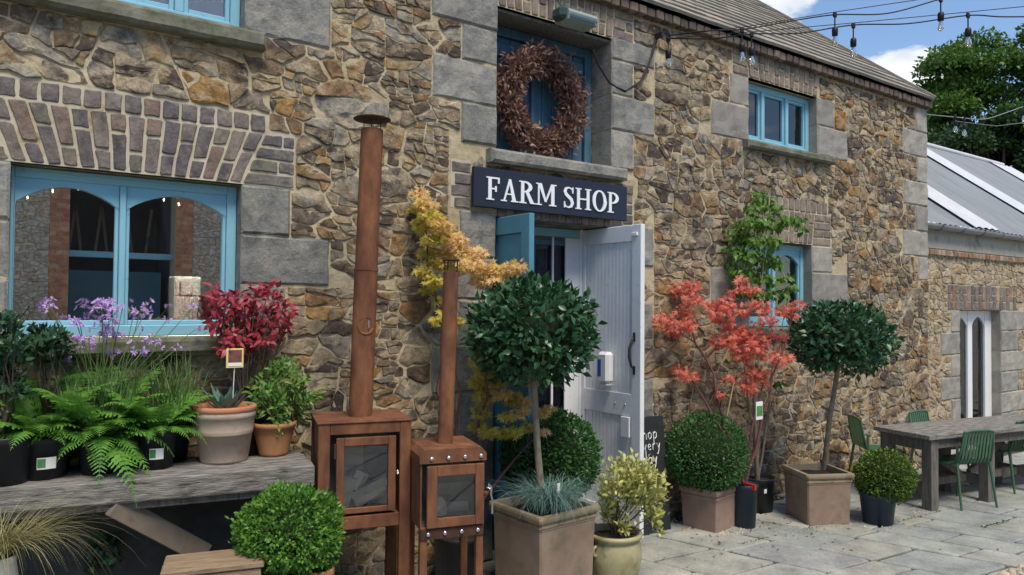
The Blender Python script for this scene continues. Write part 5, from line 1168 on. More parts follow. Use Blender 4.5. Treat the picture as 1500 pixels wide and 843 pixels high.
def blades(name, mat, base, n, length, spread, width, parent, rise=1.0, droop=.5, r0=.03, kind='stuff', az=None, wid_seg=6):
    """grass: curved ribbons from one tuft"""
    mb = MB()
    for _ in range(n):
        a = rs.uniform(0, 2*PI) if az is None else rs.gauss(*az); l = length*rs.uniform(.55, 1.1); s = spread*rs.uniform(.15, 1.1); d = droop*rs.uniform(.4, 1.2); w2 = width*rs.uniform(.7, 1.2)
        o = Vector(base)+Vector((rs.gauss(0, r0), rs.gauss(0, r0), 0)); dr = Vector((math.cos(a), math.sin(a), 0)); sd = Vector((-dr.y, dr.x, 0)); v = []
        for k in range(wid_seg+1):
            t = k/wid_seg; p = o+dr*(l*s*t)+Vector((0, 0, l*(rise*t-d*t*t*t*1.0))); q_ = w2*(1-t**2*.92)/2
            v += [p-sd*q_, p+sd*q_]
        mb.add(v, [(2*k, 2*k+1, 2*k+3, 2*k+2) for k in range(wid_seg)])
    return mb.build(name, mat, parent, kind)
def depth_of(p): return (p-Vector((0, 0, CAMH))).dot(_f)
def local(root, p): return root.matrix_basis.inverted() @ p

# ================================================================== planters and standards by the door
pl = planter('square_planter', 'large square weathered planter by the door holding a lollipop bay tree and blue fescue', (2.93, 3.775, 0), R(4), .475, .585, MT['terra'], MT['terrarim'])
cc_ = local(pl, DP(780, 487, depth_of(Vector((2.93, 3.775, 1.7))))); r1 = 89*depth_of(Vector((2.93, 3.775, 1.7)))/FOC
tb0 = local(pl, DP(795, 720, depth_of(Vector((2.93, 3.775, .6))))); tb0.z = .55
MB().tube([tb0, tb0.lerp(cc_, .35)+Vector((-.015, 0, 0)), tb0.lerp(cc_, .7)+Vector((-.012, 0, 0)), cc_], [.026, .023, .022, .018], 10).build('trunk', MT['bark'], pl)
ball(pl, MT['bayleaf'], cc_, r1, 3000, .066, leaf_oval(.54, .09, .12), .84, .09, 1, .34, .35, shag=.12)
fcx = local(pl, DP(806, 718, depth_of(Vector((2.95, 3.70, .6)))-.02)); blades('blue_fescue', MT['fescue'], (fcx.x, fcx.y, .575), 1050, .46, .92, .0042, pl, .66, .62, .05)
tg = local(pl, DP(818, 720, depth_of(Vector((2.95, 3.62, .6))))); MB().box(tg.x-.012, tg.x+.012, tg.y-.002, tg.y, tg.z-.05, tg.z+.05, 0).build('plant_tag', MT['tagwhite'], pl)
pl2 = planter('square_planter', 'small square pinkish planter holding a round box ball beside the blue pot', (4.996, 4.168, 0), R(10), .345, .345, MT['terrapink'], MT['terrapink'])
dep2 = depth_of(Vector((4.996, 4.168, .6))); cb_ = local(pl2, DP(1034, 664, dep2)); ball(pl2, MT['boxdark'], (cb_.x, cb_.y, cb_.z), 60*dep2/FOC, 8500, .026, leaf_small(.55), .94, .04, 5, .2, .2, -.9, .06)
pl3 = planter('square_planter', 'square tan planter holding a lollipop bay tree in front of the stone wall', (5.949, 3.774, 0), R(-27), .41, .44, MT['terra'], MT['terrarim'])
dep3 = depth_of(Vector((5.949, 3.774, 1.5))); cc3 = local(pl3, DP(1231, 497, dep3)); t3 = local(pl3, GP(1207, 686, .40)); t3.z = .36
MB().tube([t3, t3.lerp(cc3, .4)+Vector((-.01, 0, 0)), t3.lerp(cc3, .75)+Vector((.01, 0, 0)), cc3], [.026, .022, .021, .018], 10).build('trunk', MT['bark'], pl3)
ball(pl3, MT['bayleaf'], cc3, 69*dep3/FOC, 2500, .068, leaf_oval(.54, .09, .12), .74, .09, 8, .36, .35, shag=.12)

# box ball in a pot behind the large planter
pb_ = Vector(DP(806, 668, 5.25)); bb = thing('box_ball', 'large round box ball behind the big planter in front of the open door', 'shrub', (pb_.x, pb_.y, 0), 0, 'clipped box balls')
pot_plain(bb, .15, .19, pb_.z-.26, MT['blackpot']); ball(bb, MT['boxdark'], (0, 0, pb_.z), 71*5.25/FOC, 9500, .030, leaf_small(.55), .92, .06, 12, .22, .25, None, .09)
# bottom left box ball in a blue-black pot, with an orange pot beside it
p_ = DP(425, 780, 3.6); b3 = thing('box_ball', 'bright green round box ball beside the wooden crate under the bench end', 'shrub', (p_.x, p_.y, 0), 0, 'clipped box balls')
pot_plain(b3, .17, .21, p_.z-.17, MT['navypot']); ball(b3, MT['boxleaf'], (0, 0, p_.z), 73*3.6/FOC, 9500, .024, leaf_small(.55), .86, .10, 21, .22, .3, None, .10)
p_ = GP(470, 836, .575); op = thing('flower_pot', 'orange terracotta pot peeping out under the bright green box ball', 'pot', (p_.x, p_.y+.05, 0)); pot_round(op, [(.055, 0), (.072, .53), (.082, .533), (.082, .575)], MT['orangepot'], .55, .07)
# small olive ball in blue pot on the paving
p_ = GP(1291, 768); b4 = thing('box_ball', 'small yellow-green box ball in a dark blue pot beside the table leg', 'shrub', (p_.x, p_.y+.03, 0), 0, 'clipped box balls'); dp = depth_of(p_)
pot_plain(b4, .118, .152, .265, MT['navypot']); q4 = local(b4, DP(1296, 698, dp+.03)); ball(b4, MT['boxolive'], (q4.x, q4.y, q4.z), 40*dp/FOC, 6500, .024, leaf_small(.6), .94, .06, 31, .22, .3, None, .10)

# variegated shrub in the olive urn
p_ = GP(921, 866); ur = thing('potted_shrub', 'cream variegated shrub in a round olive glazed urn on the paving', 'potted plant', (p_.x, p_.y+.14, 0)); dp = depth_of(Vector((p_.x, p_.y+.14, .4)))
pot_round(ur, [(.115, 0), (.135, .02), (.168, .10), (.182, .19), (.180, .26), (.165, .30), (.163, .31), (.183, .322), (.190, .338), (.184, .352)], MT['olive'], .315, .160, .02, 36)
for a in (0.15, PI+.1):
    h_ = MB(); h_.tube([(.175*math.cos(a), .175*math.sin(a), .285), (.205*math.cos(a), .205*math.sin(a), .275), (.205*math.cos(a), .205*math.sin(a), .235), (.18*math.cos(a), .18*math.sin(a), .225)], .012, 6); h_.build('handle', MT['olive'], ur)
st_ = MB(); P, T = [], []
for px, py, rr in ((912, 692, 20), (940, 690, 14), (955, 705, 16), (965, 722, 14), (930, 705, 22), (905, 712, 20), (893, 725, 16), (888, 742, 12), (950, 738, 16), (925, 728, 20), (900, 748, 12), (893, 760, 10), (955, 755, 12), (960, 768, 9), (912, 772, 9), (940, 720, 20), (968, 780, 4)):
    c = local(ur, DP(px, py, dp+rs.uniform(-.10, .10))); n_ = int(rr*rr*.52)+8; P.append(np.array(c)+NR.normal(size=(n_, 3))*rr*dp/FOC*.55)
    st_.tube(wiggle((rs.uniform(-.03, .03), rs.uniform(-.03, .03), .3), c, 5, .012), [.005, .004, .004, .003, .003, .002], 5)
P = np.concatenate(P); D = unit(P-np.array([0, 0, .35])); st_.build('stem', MT['darkbark'], ur); cloud('foliage', MT['varieg'], P, D+NR.normal(size=P.shape)*.7+UP*.2, D*.4+UP*.9+NR.normal(size=P.shape)*.5, .044*NR.uniform(.6, 1.2, len(P)), leaf_oval(.55), ur)

# ================================================================== Japanese maples and the climber
def grow(st, base, tips, tr, rgw, up=.12, direct=4):
    """limbs: the farthest tips get limbs from the base, the others fork off the nearest limb below them"""
    nodes_ = [(Vector(base), tr)]; order = sorted(tips, key=lambda c: -(c-Vector(base)).length); far = order[:1]; rest_ = order[1:]
    while len(far) < min(direct, len(order)):
        c = max(rest_, key=lambda q: min((q-f).length for f in far)); far.append(c); rest_.remove(c)
    rest_.sort(key=lambda c: (c-Vector(base)).length)
    for c in far+rest_:
        src = nodes_[0] if c in far else min(nodes_, key=lambda nd: (nd[0]-c).length+max(0, nd[0].z-c.z+.02)*2.5)
        a_, r0 = src; l = (c-a_).length; m_ = max(3, int(l/.14)); pts = []; rr_ = []; r0 = r0*(.9 if c in far else .7); r1 = max(.0018, r0*.22)
        for k in range(m_+1):
            t = k/m_; w_ = math.sin(PI*t)*l*.018; pts.append(a_.lerp(c, t)+Vector((rgw.uniform(-w_, w_), rgw.uniform(-w_, w_), up*l*math.sin(PI*t)*.5))); rr_.append(r0+(r1-r0)*t)
        st.tube(pts, rr_, 6); nodes_ += [(p, r) for p, r in zip(pts[1:], rr_[1:])]
    return nodes_
def maple(name, label, base, clumps, mats, trunk_mat, dep0, leafs=.058, dens=1.0, cane=None, jit=.16, group=None, tr=.016, tpl=None, droop=.25, cat='tree', spl=.35, direct=4):
    root = thing(name, label, cat, base, 0, group); st = MB(); byc = {}; tips = []
    for (px, py, rr, mk) in clumps:
        dd = dep0+rs.uniform(-jit, jit); c = local(root, DP(px, py, dd)); r_ = rr*dd/FOC*1.05; n_ = max(8, int(rr*rr*.15*dens)); D = rdir(n_); P = np.array(c)+D*(NR.random(n_)**.5)[:, None]*r_*np.array([1, .85, .62])
        byc.setdefault(mk, []).append((P, unit(D*np.array([1, 1, .3])+NR.normal(size=P.shape)*.5-UP*droop))); tips.append(c)
    grow(st, (0, 0, 0), tips, tr, rs, direct=direct)
    st.build('trunk', MT[trunk_mat], root)
    for mk, lst in byc.items():
        P = np.concatenate([a for a, b in lst]); T = np.concatenate([b for a, b in lst]); toc = unit(-P-np.array(base)+np.array([0, 0, CAMH]))
        cloud('foliage', MT[mk], P, T, UP*.7+toc*.6+NR.normal(size=P.shape)*.45, leafs*NR.uniform(.6, 1.15, len(P)), tpl or leaf_palm(), root)
    if cane:
        for a, b in cane: MB().tube([local(root, a), local(root, b)], .006, 6).build('cane', MT['cane'], root)
    return root
rm, gm, ym = 'redmaple', 'goldmaple', 'yellowmaple'
bp = GP(1101, 770); bp = Vector((5.24, 3.99, 0))
mpl = maple('japanese_maple', 'coral red Japanese maple in a blue pot against the stone wall', (5.24, 3.99, .33), [(958, 462, 16, rm), (972, 470, 18, rm), (985, 485, 18, rm), (965, 483, 14, rm), (1000, 478, 16, rm), (990, 425, 14, rm), (1012, 422, 17, rm), (1015, 440, 14, rm), (1003, 455, 14, rm), (1010, 475, 14, rm), (1052, 452, 20, rm), (1070, 445, 16, rm), (1062, 468, 16, rm), (1085, 412, 12, rm), (1100, 425, 12, rm), (1080, 428, 10, rm), (1113, 445, 12, rm), (1090, 455, 14, rm), (1075, 490, 24, rm), (1098, 485, 20, rm), (1060, 500, 20, rm), (1110, 505, 22, rm), (1090, 515, 22, rm), (1130, 470, 15, rm), (1150, 455, 14, rm), (1168, 448, 12, rm), (1160, 462, 10, rm), (1140, 490, 13, rm), (1130, 520, 18, rm), (1145, 525, 14, rm), (1105, 545, 20, rm), (1085, 560, 16, rm), (1065, 555, 10, rm), (1100, 570, 14, rm), (1118, 560, 12, rm), (998, 545, 14, rm), (1010, 552, 12, rm), (1020, 556, 8, rm), (1058, 578, 9, rm), (1045, 470, 8, rm), (1120, 455, 10, rm)], None, 'redbark', depth_of(Vector((5.3, 4.1, 1.2))), .053, 1.5, cane=[(DP(1063, 620, 6.35), DP(1075, 560, 6.35))], tr=.020)
pot_plain(mpl, .085, .108, .36, MT['navypot'], c=(0, 0, -.33)); MB().box(-.04, -.02, -.13, -.02, .0, .05, .003).build('red_strap', MT['redpot'], mpl)
tgp = local(mpl, DP(1112, 601, depth_of(Vector((5.3, 3.85, .8))))); tag_ = MB().box(tgp.x-.045, tgp.x+.045, tgp.y-.004, tgp.y, tgp.z-.08, tgp.z+.07, .002).build('plant_tag', MT['tagwhite'], mpl); MB().box(tgp.x-.038, tgp.x+.038, tgp.y-.006, tgp.y-.0045, tgp.z-.05, tgp.z+.035).build('print', MT['taggreen'], tag_)
gmp = DP(672, 700, 4.9); gmp.z = 0
maple('japanese_maple', 'golden orange Japanese maple behind the small stove left of the doorway', (gmp.x, gmp.y, .3), [(615, 285, 13, gm), (625, 300, 16, gm), (612, 305, 12, ym), (632, 318, 18, ym), (618, 330, 14, ym), (645, 330, 17, gm), (655, 345, 18, gm), (635, 350, 17, ym), (668, 352, 16, gm), (680, 368, 18, gm), (700, 372, 14, gm), (655, 372, 18, gm), (640, 385, 16, ym), (625, 372, 12, ym), (690, 390, 20, gm), (715, 395, 18, gm), (740, 398, 20, gm), (758, 392, 14, gm), (665, 395, 16, ym), (705, 412, 16, gm), (728, 412, 14, gm), (620, 400, 14, ym), (636, 412, 14, ym), (625, 425, 10, ym), (645, 440, 10, ym), (655, 460, 12, ym), (668, 470, 10, ym), (640, 470, 10, ym), (700, 530, 12, ym), (712, 545, 16, ym), (700, 560, 14, ym), (725, 560, 16, ym), (712, 580, 18, ym), (735, 578, 14, gm), (752, 585, 14, ym), (770, 590, 13, gm), (765, 605, 10, gm), (705, 605, 14, ym), (700, 625, 14, ym), (715, 632, 14, ym), (735, 635, 14, ym), (755, 632, 12, ym), (775, 628, 10, ym), (795, 632, 8, gm), (798, 605, 10, gm), (805, 598, 8, gm), (785, 560, 9, gm), (745, 610, 12, ym)], None, 'redbark', 4.9, .043, 2.7, jit=.09, tr=.016, spl=.25)
gp_ = bpy.data.objects['japanese_maple.001']; pot_plain(gp_, .14, .17, .34, MT['blackpot'], c=(0, 0, -.3))
blp = Vector((5.75, 4.24, 0))
cl_ = maple('leafy_climber', 'light green leafy young tree tied to a bamboo cane behind the red maple', (blp.x, blp.y, .28), [(1118, 290, 16, 'climber'), (1105, 305, 16, 'climber'), (1130, 305, 15, 'climber'), (1150, 320, 12, 'climber'), (1170, 322, 12, 'climber'), (1178, 335, 8, 'climber'), (1095, 325, 18, 'climber'), (1115, 325, 18, 'climber'), (1135, 330, 14, 'climber'), (1078, 340, 16, 'climber'), (1092, 350, 18, 'climber'), (1112, 352, 20, 'climber'), (1132, 355, 14, 'climber'), (1075, 365, 14, 'climber'), (1095, 375, 20, 'climber'), (1118, 378, 18, 'climber'), (1138, 385, 12, 'climber'), (1085, 400, 18, 'climber'), (1108, 402, 18, 'climber'), (1130, 408, 14, 'climber'), (1150, 405, 10, 'climber'), (1098, 425, 16, 'climber'), (1120, 430, 16, 'climber'), (1140, 430, 12, 'climber'), (1160, 420, 9, 'climber'), (1070, 385, 10, 'climber'), (1078, 425, 12, 'climber'), (1140, 560, 8, 'climber')], None, 'bark', depth_of(Vector((5.75, 4.3, 2))), 0.070, 1.7, cane=[(DP(1090, 690, 6.75), DP(1128, 285, 6.8))], jit=.12, tr=.014, tpl=leaf_oval(.55, .06, .22), droop=.9)
pot_plain(cl_, .13, .155, .31, MT['blackpot'], c=(0, 0, -.28)); t4 = local(cl_, DP(1121, 720, depth_of(blp)-.15)); MB().box(t4.x-.018, t4.x+.018, t4.y-.003, t4.y, t4.z-.018, t4.z+.018).build('label', MT['tagwhite'], cl_)
MB().tube([(0, 0, -.05), (-.05, -.02, .3), (-.08, -.02, .8)], [.024, .02, .017], 8).build('stem', MT['bark'], cl_)

# ================================================================== plants on the bench
def on_bench(px, py): return GP(px, py, BZ)
# black pots with ferns
def frond(parent, base, az, L_, rise, droop, wd, mat='fern'):
    mb = MB(); n = 17; c = Vector((math.cos(az), math.sin(az), 0)); sdv = Vector((-c.y, c.x, 0)); pts = []
    for k in range(n+1):
        t = k/n; pts.append(Vector(base)+c*(L_*(t*.95-.12*t*t))+Vector((0, 0, L_*(rise*t-droop*t*t))))
    mb.tube(pts, [.0035*(1-.7*k/n) for k in range(n+1)], 4, False)
    for k in range(2, n+1):
        t = k/n; tang = (pts[k]-pts[k-1]).normalized(); pl_ = wd*L_*math.sin(PI*min(1, (t*.86+.12)))**.8*(1.12-t*.75)
        if pl_ < .006: continue
        for s in (-1, 1):
            d = (sdv*s+tang*.55+Vector((0, 0, -.16+rs.uniform(-.10, .10)))).normalized(); nrm = tang.cross(d).normalized()*-s; wv = nrm.cross(d).normalized(); o = pts[k]; v = [o]; m_ = 6
            for j in range(1, m_+1):
                u = j/m_; w_ = pl_*.20*(1-u*.9)*(1.15 if j % 2 else .55); pc = o+d*pl_*u+Vector((0, 0, -.10*pl_*u*u)); v += [pc-wv*w_+d*pl_*.03, pc+wv*w_+d*pl_*.03]
            f = [(0, 1, 2)]+[(2*j-1, 2*j+1, 2*j+2, 2*j) for j in range(1, m_)]; mb.add(v, f)
    return mb.build('frond', MT[mat], parent)
def fern(label, px, py, pot_r, pot_h, n, L_, seed, sticker=None, dz=0):
    b = on_bench(px, py); t = thing('potted_fern', label, 'potted plant', (b.x, b.y+pot_r, BZ+.002), 0, 'ferns on the bench'); pot_plain(t, pot_r*.8, pot_r, pot_h, MT['blackpot'])
    for i in range(n):
        az = 2*PI*i/n+rs.uniform(-.25, .25); up_ = i % 3; frond(t, (.02*math.cos(az), .02*math.sin(az), pot_h-.02), az, L_*1.28*rs.uniform(.75, 1.1)*(1-.42*max(0, -math.sin(az))), (1.15, 1.6, .85)[up_]*rs.uniform(.85, 1.15), (1.0, .95, 1.0)[up_]*rs.uniform(.85, 1.15), .34)
    if sticker:
        p = local(t, on_bench(*sticker)); q_ = Vector((p.x, p.y, 0)).normalized()
        a = math.atan2(-b.y-pot_r, -b.x); m = Matrix.Translation((0, 0, 0)) @ Matrix.Rotation(a+PI/2+(.0 if sticker[0] > 100 else .1), 4, 'Z'); rr = pot_r*.955
        o = MB(); 
        for i in range(4):
            a0, a1 = -.36+.18*i, -.36+.18*(i+1); o.add([(rr*math.sin(a0), -rr*math.cos(a0), .055), (rr*math.sin(a1), -rr*math.cos(a1), .055), (rr*1.015*math.sin(a1), -rr*1.015*math.cos(a1), .11), (rr*1.015*math.sin(a0), -rr*1.015*math.cos(a0), .11)], [(0, 1, 2, 3)])
        o = o.build('label', MT['tagwhite'], t); o.matrix_local = m; g_ = MB(); r2 = rr*1.012
        for a0, a1 in ((-.34, -.2), (-.2, -.04)): g_.add([(r2*math.sin(a0), -r2*math.cos(a0), .063), (r2*math.sin(a1), -r2*math.cos(a1), .063), (r2*1.015*math.sin(a1), -r2*1.015*math.cos(a1), .105), (r2*1.015*math.sin(a0), -r2*1.015*math.cos(a0), .105)], [(0, 1, 2, 3)])
        g_.build('print', MT['taggreen'], o)
    return t
fern('green fern in a black pot with white label near the left end of the bench', 66, 706, .115, .20, 26, .33, 1, (68, 690))
fern('large green fern whose fronds hang over the bench edge between two labelled pots', 150, 698, .10, .17, 28, .36, 2)
fern('yellow-green fern in a black labelled pot beside the pale terracotta pot', 234, 690, .095, .19, 24, .30, 3, (236, 670))
fern('bushy green fern at the back of the bench below the window', 185, 668, .10, .2, 22, .36, 4)
fr_x = bpy.data.objects['potted_fern.001']
for az, l, ri, dr in ((-1.2, .40, .3, .95), (-.75, .36, .35, .9), (-1.7, .30, .35, .95)): frond(fr_x, (.0, -.02, .14), az, l, ri, dr, .27)
# pale terracotta pot with agave, orange pot with nandina
b = on_bench(337, 681); ag = thing('potted_agave', 'blue-grey agave rosette in a big pale terracotta pot on the bench', 'potted plant', (b.x, b.y+.12, BZ+.002)); kk = depth_of(b)/FOC; R_ = 44*kk; H_ = 83*kk
pot_round(ag, [(R_*.74, 0), (R_*.77, .012), (R_*.90, H_*.50), (R_*.905, H_*.5), (R_*.925, H_*.515), (R_*.915, H_*.535), (R_*.935, H_*.555), (R_*.925, H_*.575), (R_*.975, H_*.79), (R_*1.0, H_*.80), (R_*1.0, H_*.905)], MT['paleterra'], H_*.86, R_*.86, .012, 36)
MB().lathe([(R_*1.0, H_*.905), (R_*1.03, H_*.92), (R_*1.03, H_*.97), (R_*1.0, H_*1.0), (R_*.88, H_*1.0), (R_*.87, H_*.88)], 36).build('rim', MT['orangerim'], ag)
for i in range(22):
    a = i*2.4; s = .35+.65*(i/22); l = .135*(.75+.5*rs.random()); d = Vector((math.cos(a), math.sin(a), 0)); sd = Vector((-d.y, d.x, 0)); b0_ = Vector((0, 0, H_*.88))+d*.012; m = MB(); v = []; el = R(85-60*s); ax = d*math.cos(el)+Vector((0, 0, math.sin(el))); nn_ = ax.cross(sd)
    for t, w_, th in ((0, .018, .006), (.4, .032, .006), (.75, .017, .004), (1, .001, .001)): c = b0_+ax*l*t+Vector((0, 0, .012*t*t)); v += [c-sd*w_*.8, c-nn_*th, c+sd*w_*.8, c+nn_*th*.3]
    f = [(k*4+j, k*4+(j+1) % 4, k*4+4+(j+1) % 4, k*4+4+j) for k in range(3) for j in range(4)]; m.add(v, f); m.build('leaf', MT['agave'], ag)
b = on_bench(408, 671); na = thing('potted_nandina', 'leafy green heavenly bamboo in an orange terracotta pot at the bench end', 'potted plant', (b.x, b.y+.09, BZ+.002)); R_ = 34*kk
pot_round(na, [(R_*.58, 0), (R_*.66, .012), (R_*.66, .02), (R_*.84, R_*.9), (R_*.93, R_*1.28), (R_*.98, R_*1.30), (R_*1.0, R_*1.52)], MT['orangepot'], R_*1.4, R_*.88, .012, 32)
def shrub(parent, spots, dep, mat, leaf, tpl, dens, jit, base, stem='darkbark', droop=.2, upn=.7, tr=.006):
    Ps, st = [], MB()
    for px, py, rr in spots:
        dd = dep+rs.uniform(-jit, jit); c = local(parent, WP(px, py, dd)); n_ = max(5, int(rr*rr*dens)); Ps.append(np.array(c)+rdir(n_)*(NR.random(n_)**.5)[:, None]*rr*depth_of(WP(px, py, dd))/FOC); st.tube(wiggle(base, c, 5, .015), [tr, tr*.9, tr*.7, tr*.6, tr*.5, tr*.35], 5)
    P = np.concatenate(Ps); D = unit(P-np.array(base)); st.build('stem', MT[stem], parent)
    return cloud('foliage', mat, P, D*.8+NR.normal(size=P.shape)*.5-UP*droop, UP*upn+NR.normal(size=P.shape)*.5+np.array([-.3, -.6, 0]), leaf*NR.uniform(.6, 1.15, len(P)), tpl, parent)
dn = b.y+.09
shrub(na, [(395, 555, 20), (415, 545, 18), (435, 560, 18), (400, 580, 22), (425, 580, 22), (445, 585, 16), (385, 590, 16), (410, 605, 20), (435, 605, 16), (395, 615, 14), (380, 570, 14), (460, 578, 8), (375, 605, 10), (402, 625, 10)], dn, MT['nandina'], .055, leaf_long(.30), .30, .09, (0, 0, R_*1.4), droop=.35)
# burgundy euonymus behind the pale pot, with yellow-framed tag
b = WP(358, 660, 4.30); eu = thing('burgundy_shrub', 'deep burgundy-leaved shrub on the bench in front of the window corner', 'shrub', (b.x, b.y, BZ+.002)); pot_plain(eu, .10, .125, .22, MT['blackpot'])
shrub(eu, [(318, 428, 10), (330, 438, 14), (318, 450, 10), (345, 432, 10), (340, 455, 18), (322, 465, 12), (358, 445, 14), (375, 432, 14), (392, 425, 12), (405, 430, 10), (370, 455, 18), (395, 450, 16), (415, 452, 12), (428, 460, 9), (350, 475, 20), (325, 485, 14), (375, 480, 20), (400, 475, 16), (420, 475, 10), (340, 498, 16), (365, 502, 18), (390, 498, 14), (312, 475, 8), (330, 512, 10), (355, 520, 10), (408, 495, 8)], 4.25, MT['burgundy'], .060, leaf_long(.42), .155, .12, (0, 0, .2), droop=.9, upn=.4)
tq = local(eu, WP(344, 525, 4.1)); o = MB().box(tq.x-.045, tq.x+.045, tq.y-.004, tq.y, tq.z-.052, tq.z+.052, .002).build('plant_tag', MT['tagyellow'], eu); MB().box(tq.x-.035, tq.x+.035, tq.y-.006, tq.y-.0045, tq.z-.022, tq.z+.044).build('print', MT['copperglow'], o); MB().box(tq.x-.035, tq.x+.035, tq.y-.006, tq.y-.0045, tq.z-.042, tq.z-.024).build('print', MT['tagwhite'], o)
MB().tube([tq, (tq.x, tq.y+.04, .2)], .003, 5).build('tag_stick', MT['tagwhite'], eu)
# society garlic with lilac umbels, and a tuft of green grass
def flowers(root, spots, dep, base, size=.018):
    P, T, st = [], [], MB()
    for px, py, rr in spots:
        c = local(root, WP(px, py, dep+rs.uniform(-.1, .1))); n_ = max(2, int(rr*rr*.065))
        bx = Vector(base)+Vector((rs.uniform(-.06, .06), rs.uniform(-.03, .03), 0)); st.tube([bx, bx.lerp(c, .55)+Vector(((c.x-bx.x)*-.1, 0, .02)), c], [.0028, .0024, .002], 5)
        r_ = rr*depth_of(WP(px, py, dep))/FOC
        for _ in range(n_):
            ctr = np.array(c)+NR.normal(size=3)*r_*np.array([.55, .4, .5]); ax = unit(ctr-np.array(c)+NR.normal(size=3)*.01+np.array([0, -.006, .006])); e1 = unit(np.cross(ax, NR.normal(size=3))); e2 = np.cross(ax, e1)
            for k in range(6): a = 2*PI*k/6; P.append(ctr); T.append(e1*math.cos(a)+e2*math.sin(a)+ax*.45)
            st.tube([c, Vector(ctr)], .001, 3, False)
    st.build('stalk', MT['grass'], root); P, T = np.array(P), np.array(T); cloud('flowers', MT['purple'], P, T, np.tile(np.array([0, -.7, .7]), (len(P), 1))+NR.normal(size=P.shape)*.3, size*NR.uniform(.8, 1.2, len(P)), leaf_long(.42), root)
b = WP(150, 650, 4.33); sg = thing('society_garlic', 'lilac flowered society garlic rising from the bench in front of the window', 'flower', (b.x, b.y, BZ+.002)); pot_plain(sg, .10, .12, .2, MT['blackpot'])
flowers(sg, [(150, 455, 14), (162, 447, 9), (165, 465, 14), (155, 480, 16), (168, 487, 12), (146, 488, 8), (118, 478, 9), (112, 500, 12), (124, 504, 10), (130, 495, 8), (72, 447, 9), (76, 452, 6), (206, 455, 11), (216, 452, 8), (222, 500, 10), (232, 508, 6), (200, 512, 9), (212, 516, 7), (98, 528, 9), (166, 520, 8), (148, 438, 5), (180, 450, 6), (196, 460, 5), (246, 468, 5), (258, 512, 5), (285, 448, 6), (110, 468, 6), (210, 480, 6), (290, 480, 4)], 4.28, (0, 0, .18), .021)
blades('leaves', MT['grass'], (0, 0, .18), 190, .50, .5, .006, sg, 1.0, .35, .08)
b = WP(248, 640, 4.33); gg = thing('ornamental_grass', 'tuft of long green grass standing between the lilac flowers and burgundy shrub', 'grass plant', (b.x, b.y, BZ+.002)); pot_plain(gg, .09, .115, .2, MT['blackpot'])
blades('leaves', MT['grass'], (0, 0, .18), 260, .56, .62, .0058, gg, 1.0, .40, .06)
# dark shrubs at the left end, red pot
b = WP(8, 600, 4.2); ds = thing('dark_shrub', 'dark glossy leaved shrub at the far left end of the bench', 'shrub', (b.x, b.y, BZ+.002)); pot_plain(ds, .1, .125, .22, MT['blackpot'])
shrub(ds, [(8, 472, 14), (20, 485, 12), (2, 495, 16), (25, 505, 14), (8, 520, 18), (28, 530, 12), (5, 545, 16), (20, 555, 14), (18, 465, 6), (2, 570, 14), (25, 575, 14)], 4.2, MT['darkleaf'], .05, leaf_oval(.5), .25, .1, (0, 0, .2))
b = WP(72, 600, 4.33); dh = thing('dark_shrub', 'bronze-green leaved low shrub under the left window sill behind the ferns', 'shrub', (b.x, b.y, BZ+.002)); pot_plain(dh, .09, .115, .2, MT['blackpot'])
shrub(dh, [(50, 485, 10), (65, 492, 14), (82, 495, 14), (55, 505, 16), (75, 512, 16), (92, 505, 10), (48, 520, 12), (62, 530, 12), (88, 525, 10), (100, 515, 6)], 4.33, MT['darkleaf'], .045, leaf_oval(.6), .26, .08, (0, 0, .2)); MB().tube([local(dh, WP(20, 510, 4.3)), local(dh, WP(28, 480, 4.3)), local(dh, WP(52, 450, 4.3))], .003, 5).build('twig', MT['darkbark'], dh)
b = on_bench(-2, 690); rp_ = thing('red_pot', 'red plastic plant pot at the left end of the bench', 'pot', (b.x, b.y, BZ+.002)); pot_plain(rp_, .055, .075, .16, MT['redpot'])
# straw sedge in a pale pot, bottom left corner
b = DP(-6, 815, 2.9); sd_ = thing('potted_sedge', 'straw-coloured arching sedge in a pale stone pot in the bottom left corner', 'potted plant', (b.x, b.y, b.z-.45)); pot_round(sd_, [(.06, 0), (.075, .02), (.085, .28), (.068, .42), (.07, .45)], MT['palepot'], .43, .058, .008)
blades('leaves', MT['sedge'], (0, 0, .44), 260, .40, 1.25, .0030, sd_, .75, .85, .02, az=(-.35, .75), wid_seg=9); blades('leaves', MT['sedge'], (0, 0, .44), 90, .36, 1.0, .0030, sd_, .95, .55, .02, wid_seg=9)
# weeds under the bench
b = WP(150, 812, 4.3); wdz = thing('weed', 'dim green weeds growing in the shade under the bench', 'weeds', (b.x, b.y, 0)); shrub(wdz, [(150, 800, 16), (165, 815, 14), (140, 825, 16), (175, 832, 12), (205, 815, 10)], 4.3, MT['darkleaf'], .05, leaf_oval(.6), .2, .08, (0, 0, .02))
# yellow flowers inside the window
b = WP(232, 462, 4.72); yf = thing('yellow_flowers', 'yellow flowers in a bunch inside the window beside the white cupboard', 'flowers', (b.x, b.y, 1.642)); pot_plain(yf, .03, .035, .06, MT['palepot'])
Pq = np.array([(0, 0, .09)])+rdir(70)*NR.random((70, 1))*np.array([.055, .03, .03]); cloud('petals', MT['yellowfl'], Pq, rdir(70), UP+rdir(70)*.6, .022*NR.uniform(.7, 1.2, 70), leaf_oval(.6), yf)
Pq = np.array([(-.13, -.03, .15)])+rdir(36)*NR.random((36, 1))*np.array([.035, .02, .022]); cloud('petals', MT['yellowfl'], Pq, rdir(36), UP+rdir(36)*.6, .018*NR.uniform(.7, 1.2, 36), leaf_oval(.6), yf); MB().tube([(-.03, 0, .05), (-.13, -.03, .14)], .002, 4).build('stalk', MT['grass'], yf)

